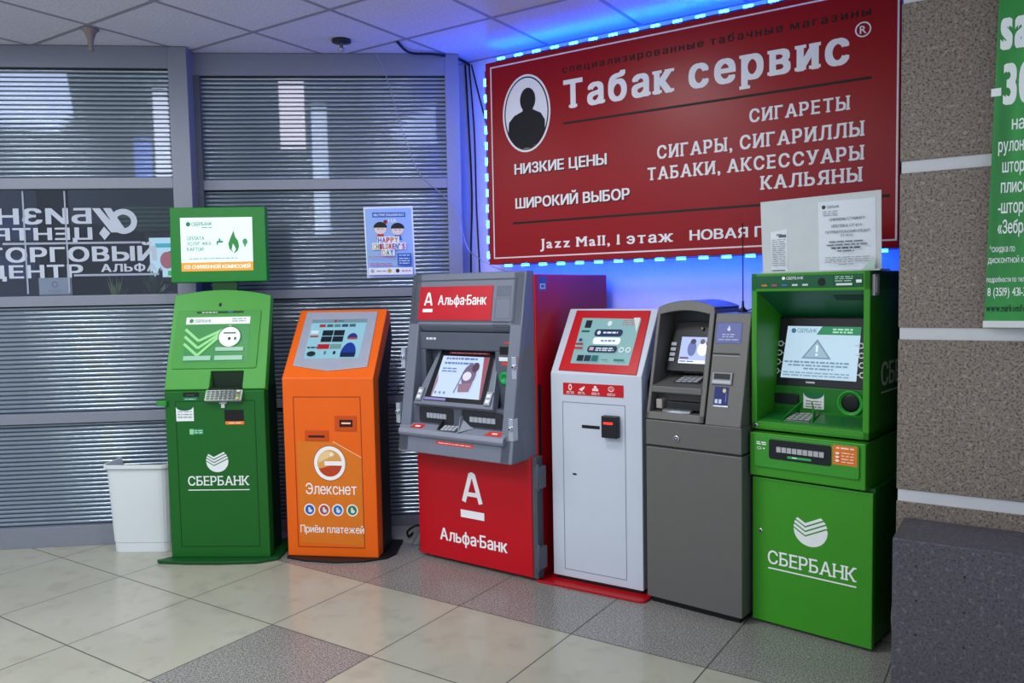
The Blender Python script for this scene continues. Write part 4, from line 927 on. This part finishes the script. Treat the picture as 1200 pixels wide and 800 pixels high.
    # side face lettering
    d = Decal(side(.464)); d.text('СБЕР', .14, 1.06, .095, pr('f6faf7'), .48, .014, .03); d.rect(.14, 1.028, .48, 1.036, pr('f6faf7')); d.build('lettering', t)
build_green_atm()

# ---- clear plastic board with two sheets, standing on the green machine
def build_notice_board():
    t = thing('notice_board', 'pale acrylic board with two printed sheets standing on the green cash machine', 'notice board', (-1.005, 3.463, 1.530), -8.5)
    MB().plate(slope(.05, 0, .03, .3), [(0, 0), (.490, 0), (.492, .312), (-.002, .306)], -.004, 0).build('board', mat('c9cfcf', .25), t)
    MB().box(.0, .49, .03, .16, 0, .006).build('foot', mat('c9cfcf', .25), t)
    P = slope(.05, 0, .03, .3)
    d = Decal(P); d.poly([(.040, .002), (.112, .002), (.112, .185), (.040, .175)], pr('dfe5e8')); d.rect(.065, .158, .09, .166, pr('8a9298')); d.rect(.075, .15, .108, .162, pr('5a6470')); d.lines(.045, .105, [.14 - .009 * k for k in range(13)], .003, pr('8f979d'), 3); d.rect(.045, .01, .105, .014, pr('4a5058')); d.build('narrow_sheet', t)
    d = Decal(P); d.rect(.245, .004, .470, .285, pr('dde3ea')); d.ell(.268, .262, .008, .008, pr('2a4a48')); d.text('СБЕРБАНК', .28, .256, .011, pr('4a5a62'), .33)
    ik = pr('3a4048')
    d.lines(.265, .325, (.243, .235, .227), .003, pr('9aa2a8'), 4); d.text('СНИЖЕНЫ СТАВКИ !!!', .29, .205, .011, ik, .43); d.text('ИПОТЕКА ОТ 11,9%', .30, .178, .011, ik, .42, .03); d.text('ПОТРЕБИТЕЛЬСКИЙ КРЕДИТ', .275, .155, .010, ik, .45, .03); d.text('ОТ 14,9%', .335, .140, .010, ik, .385, .03)
    d.lines(.29, .43, (.118,), .005, pr('6a7078'), 5); d.lines(.28, .44, (.105,), .005, pr('6a7078'), 6); d.lines(.30, .42, (.092,), .006, ik, 7); d.lines(.325, .39, (.08,), .005, pr('6a7078'), 8); d.lines(.275, .45, (.056, .047, .038), .003, pr('8a9098'), 9); d.lines(.33, .39, (.028,), .003, pr('8a9098'), 2)
    d.poly([(.42, .004), (.47, .004), (.47, .06)], pr('b6d2c0')); d.build('large_sheet', t)
build_notice_board()

# ================================================================== SMALL THINGS
def build_antenna():
    t = thing('antenna', 'thin black rod antenna standing on the grey cash machine', 'antenna', (-1.112, 3.60, 1.3605))
    MB().lathe([(.022, 0), (.020, .008), (.006, .022), (.005, .05)], (0, 0, 0), 14).build('base', mat('0c0c10', .4), t)
    MB().tube([(0, 0, .02), (0, 0, .2), (-.002, 0, .40)], .0028).build('rod', mat('0c0c10', .4), t)
    MB().tube([(.018, 0, .006), (.035, .01, .012), (.055, .03, .004), (.06, .08, .004), (.06, .16, .004)], .003).build('lead', mat('0c0c10', .5), t)
build_antenna()

def build_bin():
    t = thing('waste_bin', 'white plastic waste bin beside the green payment kiosk', 'waste bin', (-4.49, 2.515, 0), 31)
    mb = MB(); m = mat('d3d9da', .4, 0, 0, .04, 6)
    R0 = lambda e, z, r, dx=0: [(x, y, z) for x, y in rrect(.02 - e, .0 - e, .36 + e, .27 + e, r, 5)]
    rings = [R0(0, 0, .05), R0(.001, .055, .05), R0(.004, .06, .05), R0(.022, .495, .06), R0(.036, .498, .065), R0(.036, .52, .065), R0(.026, .52, .06), R0(.020, .49, .06), R0(-.005, .03, .045)]
    n = len(rings[0]); vs = [v for r in rings for v in r]; fs = []
    for j in range(len(rings) - 1):
        for k in range(n): fs.append((j * n + k, j * n + (k + 1) % n, (j + 1) * n + (k + 1) % n, (j + 1) * n + k))
    fs += [tuple(range(n - 1, -1, -1)), tuple(range((len(rings) - 1) * n, len(rings) * n))]
    mb.add(vs, fs, None, False); mb.build('tub', m, t, .002)
build_bin()

def build_poster():
    t = thing('poster', 'pale blue childrens day poster taped to the ribbed window', 'poster', frame_pt(WIN2, -.905, .022, 1.572), WIN2[1])
    w, h = .305, .44
    bl = pr('9fc0ee'); ink = pr('16181e'); wt = pr('f4f6fa')
    MB().plate(front(0), [(.008, 0), (w + .006, .006), (w - .004, h + .004), (-.004, h)], -.001, 0).build('sheet', pr('e8eef8'), t)
    d = Decal(front(0)); d.poly([(.014, .012), (w - .004, .016), (w - .014, h - .008), (.006, h - .012)], bl); d.rect(.05, .375, w - .05, .405, pr('2f66b4')); d.text('МЫ ПРИГЛАШАЕМ ВАС', .058, .383, .014, wt, w - .058, .02); d.text('НА', .148, .342, .024, wt, .20, .02)
    for cx, cz, cl, k in ((.098, .305, 'b8343c', 0), (.205, .298, '2a62b4', 1)):
        d.poly([(cx - .026, cz - .065), (cx + .026, cz - .065), (cx + .014, cz - .02), (cx - .014, cz - .02)], pr(cl)); d.ell(cx, cz, .038, .034, pr('f2ddd2')); d.poly(ell(cx, cz + .006, .042, .036, 20, 0, 180), ink); d.line([(cx - .018, cz - .002), (cx - .006, cz - .002)], .003, ink); d.line([(cx + .006, cz - .002), (cx + .018, cz - .002)], .003, ink)
        if k == 0: d.ell(cx + .032, cz + .042, .012, .012, pr('8a2430'))
    for s_, x, z, hh, cs in (('HAPPY', .082, .218, .034, ('2f66b4', '8a3a8a', 'd0343c', 'e0862a', 'c89a2a')), ("CHILDREN'S", .05, .178, .034, ('d8c83a', '3a9a4a', 'd0343c', '2f66b4', 'e0862a', 'd0343c', '8a3a8a', '2f66b4', '2a8a8a', 'd0343c')), ('DAY', .108, .140, .034, ('e0b23a', '3a9a4a', '2f66b4'))):
        wd = {5: .128, 10: .20, 3: .072}[len(s_)]; st = wd / len(s_)
        d.rect(x - .004, z - .004, x + wd + .004, z + hh + .004, wt)
        for i, (ch, c) in enumerate(zip(s_, cs)): d.text(ch, x + st * i, z, hh, pr(c), x + st * i + st * (.82 if ch != "'" else .4), .03)
    d.rect(.20, .075, .285, .150, pr('2f66b4')); d.lines(.21, .275, (.135, .115, .10, .085), .006, pr('cfe0f4'), 3); d.lines(.025, .185, (.128,), .005, pr('c06a78'), 4); d.lines(.03, .17, (.085, .075), .005, pr('c06a8a'), 5); d.rect(.02, .018, w - .012, .062, wt)
    for x, c in ((.045, 'b0b4c0'), (.15, 'c8a43a'), (.20, '3a2a24')): d.ell(x, .042, .012, .012, pr(c))
    d.lines(.07, .13, (.038,), .006, pr('8a90a0'), 6); d.lines(.225, .28, (.038,), .007, pr('c0808a'), 7)
    d.build('print', t)
build_poster()

def build_banner():
    t = thing('banner', 'green hanging advertising banner against the granite pier', 'banner', (-.150, 3.235, 1.335))
    m = bpy.data.materials.new('banner_green'); m.use_nodes = True; nt = m.node_tree; b = nt.nodes['Principled BSDF']; b.inputs['Roughness'].default_value = .4
    tc = nt.nodes.new('ShaderNodeTexCoord'); wv = nt.nodes.new('ShaderNodeTexNoise'); mp = nt.nodes.new('ShaderNodeMapping'); mp.inputs['Rotation'].default_value = (0, .6, 0); mp.inputs['Scale'].default_value = (6, 1, .8); wv.inputs['Scale'].default_value = 1.2
    cr = nt.nodes.new('ShaderNodeValToRGB'); cr.color_ramp.elements[0].color = rgb('12702a'); cr.color_ramp.elements[1].color = rgb('3aa648'); cr.color_ramp.elements[0].position = .35; cr.color_ramp.elements[1].position = .65
    nt.links.new(tc.outputs['Object'], mp.inputs[0]); nt.links.new(mp.outputs[0], wv.inputs['Vector']); nt.links.new(wv.outputs['Fac'], cr.inputs[0]); nt.links.new(cr.outputs[0], b.inputs['Base Color'])
    MB().plate(front(0), [(-.003, 0), (.75, 0), (.75, 1.58), (.036, 1.58)], -.002, 0).build('sheet', m, t)
    MB().plate(front(0), [(-.006, -.018), (.75, -.018), (.75, .006), (-.006, .006)], -.012, .004).build('bottom_rail', mat('d8dcd8', .35), t, .002)
    MB().plate(front(0), rect(.03, 1.575, .75, 1.604), -.012, .004).build('top_rail', mat('d8dcd8', .35), t, .002)
    wt = pr('eef4f0'); P = front(0)
    def word(s_, x, z, h, x1, bold=.02, m_=wt):
        Decal(P).text(s_, x, z, h, m_, x1, bold).build('lettering', t)
    word('sale', .030, .930, .150, .185, .05); word('-30%', .006, .745, .135, .20, .05)
    for s_, x, z, x1 in (('на', .068, .655, .105), ('рулонные', .030, .583, .150), ('шторы', .043, .513, .125), ('плиссе', .040, .444, .135), ('-шторы', .033, .375, .125), ('«Зебра»', .033, .306, .135)): word(s_, x, z, .046, x1, .014)
    for s_, x, z, x1 in (('*скидка по', .010, .243, .085), ('дисконтной карте', .006, .205, .148)): word(s_, x, z, .024, x1, .0)
    word('подробности по телефону', .003, .140, .018, .148, .012); word('8 (3519) 431-330', .006, .092, .030, .140, .012); word('www.mirkomforta.ru', .003, .038, .026, .16, .014, pr('0c3014'))
build_banner()

def build_plinth():
    m = speckle('dark_granite', '56525a', '3a373e', '6a6670', 130, .5, .40, .4, .10)
    t = thing('stone_planter', 'low dark grey granite planter box in front of the stone pier', 'planter', (-.402, 2.985, 0))
    MB().loft([(0, 0, 0), (1.3, 0, 0), (1.3, .285, 0), (.0, .285, 0)], [(0, 0, .6), (1.3, 0, .6), (1.3, .285, .6), (.0, .285, .6)]).build('box', m, t, .004)
    d = Decal(front(0))
    for x, z in ((.075, .51), (.075, .39), (.075, .27), (.22, .50), (.22, .38), (.22, .26)): d.ell(x, z, .0035, .0035, BLACK, 10)
    d.build('screw_holes', t)
build_plinth()

for i, (x, y, z, lab) in enumerate(((-4.33, 2.47, .12, 'small brown ceiling sprinkler at the far left, above the clear pane'), (-3.39, 3.42, .07, 'small ceiling sprinkler with a dark rose above the right window'))):
    t = thing('sprinkler', lab, 'sprinkler', (x, y, CEIL), 0, 'ceiling sprinklers')
    c = mat('8d7f76', .45, .3) if i == 0 else mat('4a4a50', .4, .4)
    if i == 0: MB().lathe([(.045, .001), (.045, -.006), (.030, -.02), (.016, -.06), (.012, -.10), (.014, -.118), (.002, -.12)], (0, 0, 0), 16).build('cone', c, t)
    else:
        MB().lathe([(.055, .001), (.055, -.012), (.015, -.018)], (0, 0, 0), 18).build('rose', mat('26262a', .4), t)
        MB().lathe([(.012, -.016), (.010, -.04), (.022, -.05), (.022, -.054), (.004, -.07)], (0, 0, 0), 12).build('nozzle', mat('b0b0b4', .3, .6), t)

# cables
def cable(name, label, pts, r, col, cat='cable', group=None, sub_=6):
    out = []
    P_ = [Vector(p) for p in pts]
    for i in range(len(P_) - 1):
        a, b, c, d = P_[max(i - 1, 0)], P_[i], P_[i + 1], P_[min(i + 2, len(P_) - 1)]
        for k in range(sub_):
            u = k / sub_; out.append(.5 * ((2 * b) + (c - a) * u + (2 * a - 5 * b + 4 * c - d) * u * u + (3 * b - a - 3 * c + d) * u ** 3))
    out.append(P_[-1]); return tag(MB().tube(out, r).build(name, mat(col, .5)), label, cat, group)
wy = WALLY - .012
cable('cable', 'black cable hanging down the wall corner, nearest the window frame', [(-3.10, wy, 2.93), (-3.085, wy, 2.6), (-3.07, wy, 2.1), (-3.09, wy, 1.6), (-3.07, wy, .8), (-3.06, wy, .02)], .006, '14161e', 'cable', 'cables in the wall corner')
cable('cable', 'black cable hanging down the wall corner, a little right of the frame', [(-3.07, wy, 2.93), (-3.04, wy, 2.5), (-3.035, wy, 2.0), (-3.02, wy, 1.5), (-3.03, wy, .8), (-3.02, wy, .02)], .005, '14161e', 'cable', 'cables in the wall corner')
cable('cable', 'black lead slanting from the ceiling corner to the sign', [(-3.05, wy, 2.92), (-2.98, wy, 2.66), (-2.90, wy - .02, 2.45), (-2.80, wy - .05, 2.30), (-2.72, wy - .06, 2.22)], .005, '14161e')
cable('cable', 'black cable sagging along the ceiling edge over the right window', [(-3.14, 3.62, 2.934), (-3.20, 3.80, 2.925), (-3.10, 3.92, 2.925), (-3.06, 4.10, 2.93), (-3.06, 4.22, 2.92)], .008, '14161c')
P2 = lambda s, y, z: frame_pt(WIN2, s, y, z)
cable('cable', 'thin white wire trailing across the ribbed window to the sign', [P2(-.80, -.03, 2.93), P2(-.74, -.02, 2.80), P2(-.66, -.015, 2.50), P2(-.56, -.015, 2.22), P2(-.44, -.015, 2.10), P2(-.33, -.02, 1.98), P2(-.27, -.03, 1.75), (-2.84, 4.02, 1.66), (-2.70, 4.02, 1.60), (-2.5, 4.10, 1.56)], .0028, '9a9ca4')
cable('cable', 'black looped power cord on the floor behind the red machine', [(-3.16, 3.66, .012), (-3.14, 3.60, .010), (-3.11, 3.56, .06), (-3.06, 3.60, .09), (-3.02, 3.66, .03), (-3.08, 3.74, .012), (-3.14, 3.78, .010), (-3.02, 3.82, .012), (-2.90, 3.88, .012)], .007, '101114')
cable('cable', 'grey power cord coiled on the floor between orange and red machines', [(-3.02, 3.48, .01), (-2.99, 3.50, .07), (-2.97, 3.51, .12), (-2.99, 3.53, .13), (-3.00, 3.55, .06), (-2.98, 3.50, .012), (-2.94, 3.46, .012)], .006, '6a6c70')
t = thing('power_adapter', 'small pale power adapter lying by the coiled cords', 'adapter', (-3.0, 3.66, 0), 20)
MB().box(0, .09, 0, .06, 0, .045).build('case', mat('8a8c90', .5), t, .006); MB().tube([(.09, .03, .02), (.13, .035, .015), (.15, .05, .006), (.16, .09, .006)], .005).build('lead', mat('101114', .5), t)
cable('cable', 'loose grey cable loop hanging between green machine and granite planter', [(-.452, 3.42, .30), (-.445, 3.36, .26), (-.447, 3.33, .18), (-.440, 3.32, .10), (-.45, 3.36, .03), (-.46, 3.40, .012)], .004, '6a6a66')

# ceiling luminaires
for i, (x, y, lw, ll, wt) in enumerate(LAMPS):
    t = thing('ceiling_light', 'recessed ceiling light panel of the hall', 'ceiling light', (x, y, CEIL), 0, 'ceiling light panels')
    MB().frame(top(0), (-lw / 2 - .02, -ll / 2 - .02, lw / 2 + .02, ll / 2 + .02), (-lw / 2, -ll / 2, lw / 2, ll / 2), -.006, 0).build('frame', mat('d8d8da', .4), t)
    ld = bpy.data.lights.new('lamp_panel', 'AREA'); ld.shape = 'RECTANGLE'; ld.size = lw; ld.size_y = ll; ld.energy = wt; ld.color = (.97, .985, 1)
    lo = bpy.data.objects.new('lamp_panel', ld); COL.objects.link(lo); lo.parent = t; lo.location = (0, 0, -.004)

bpy.data.objects.remove(_fo); bpy.data.curves.remove(_fc)
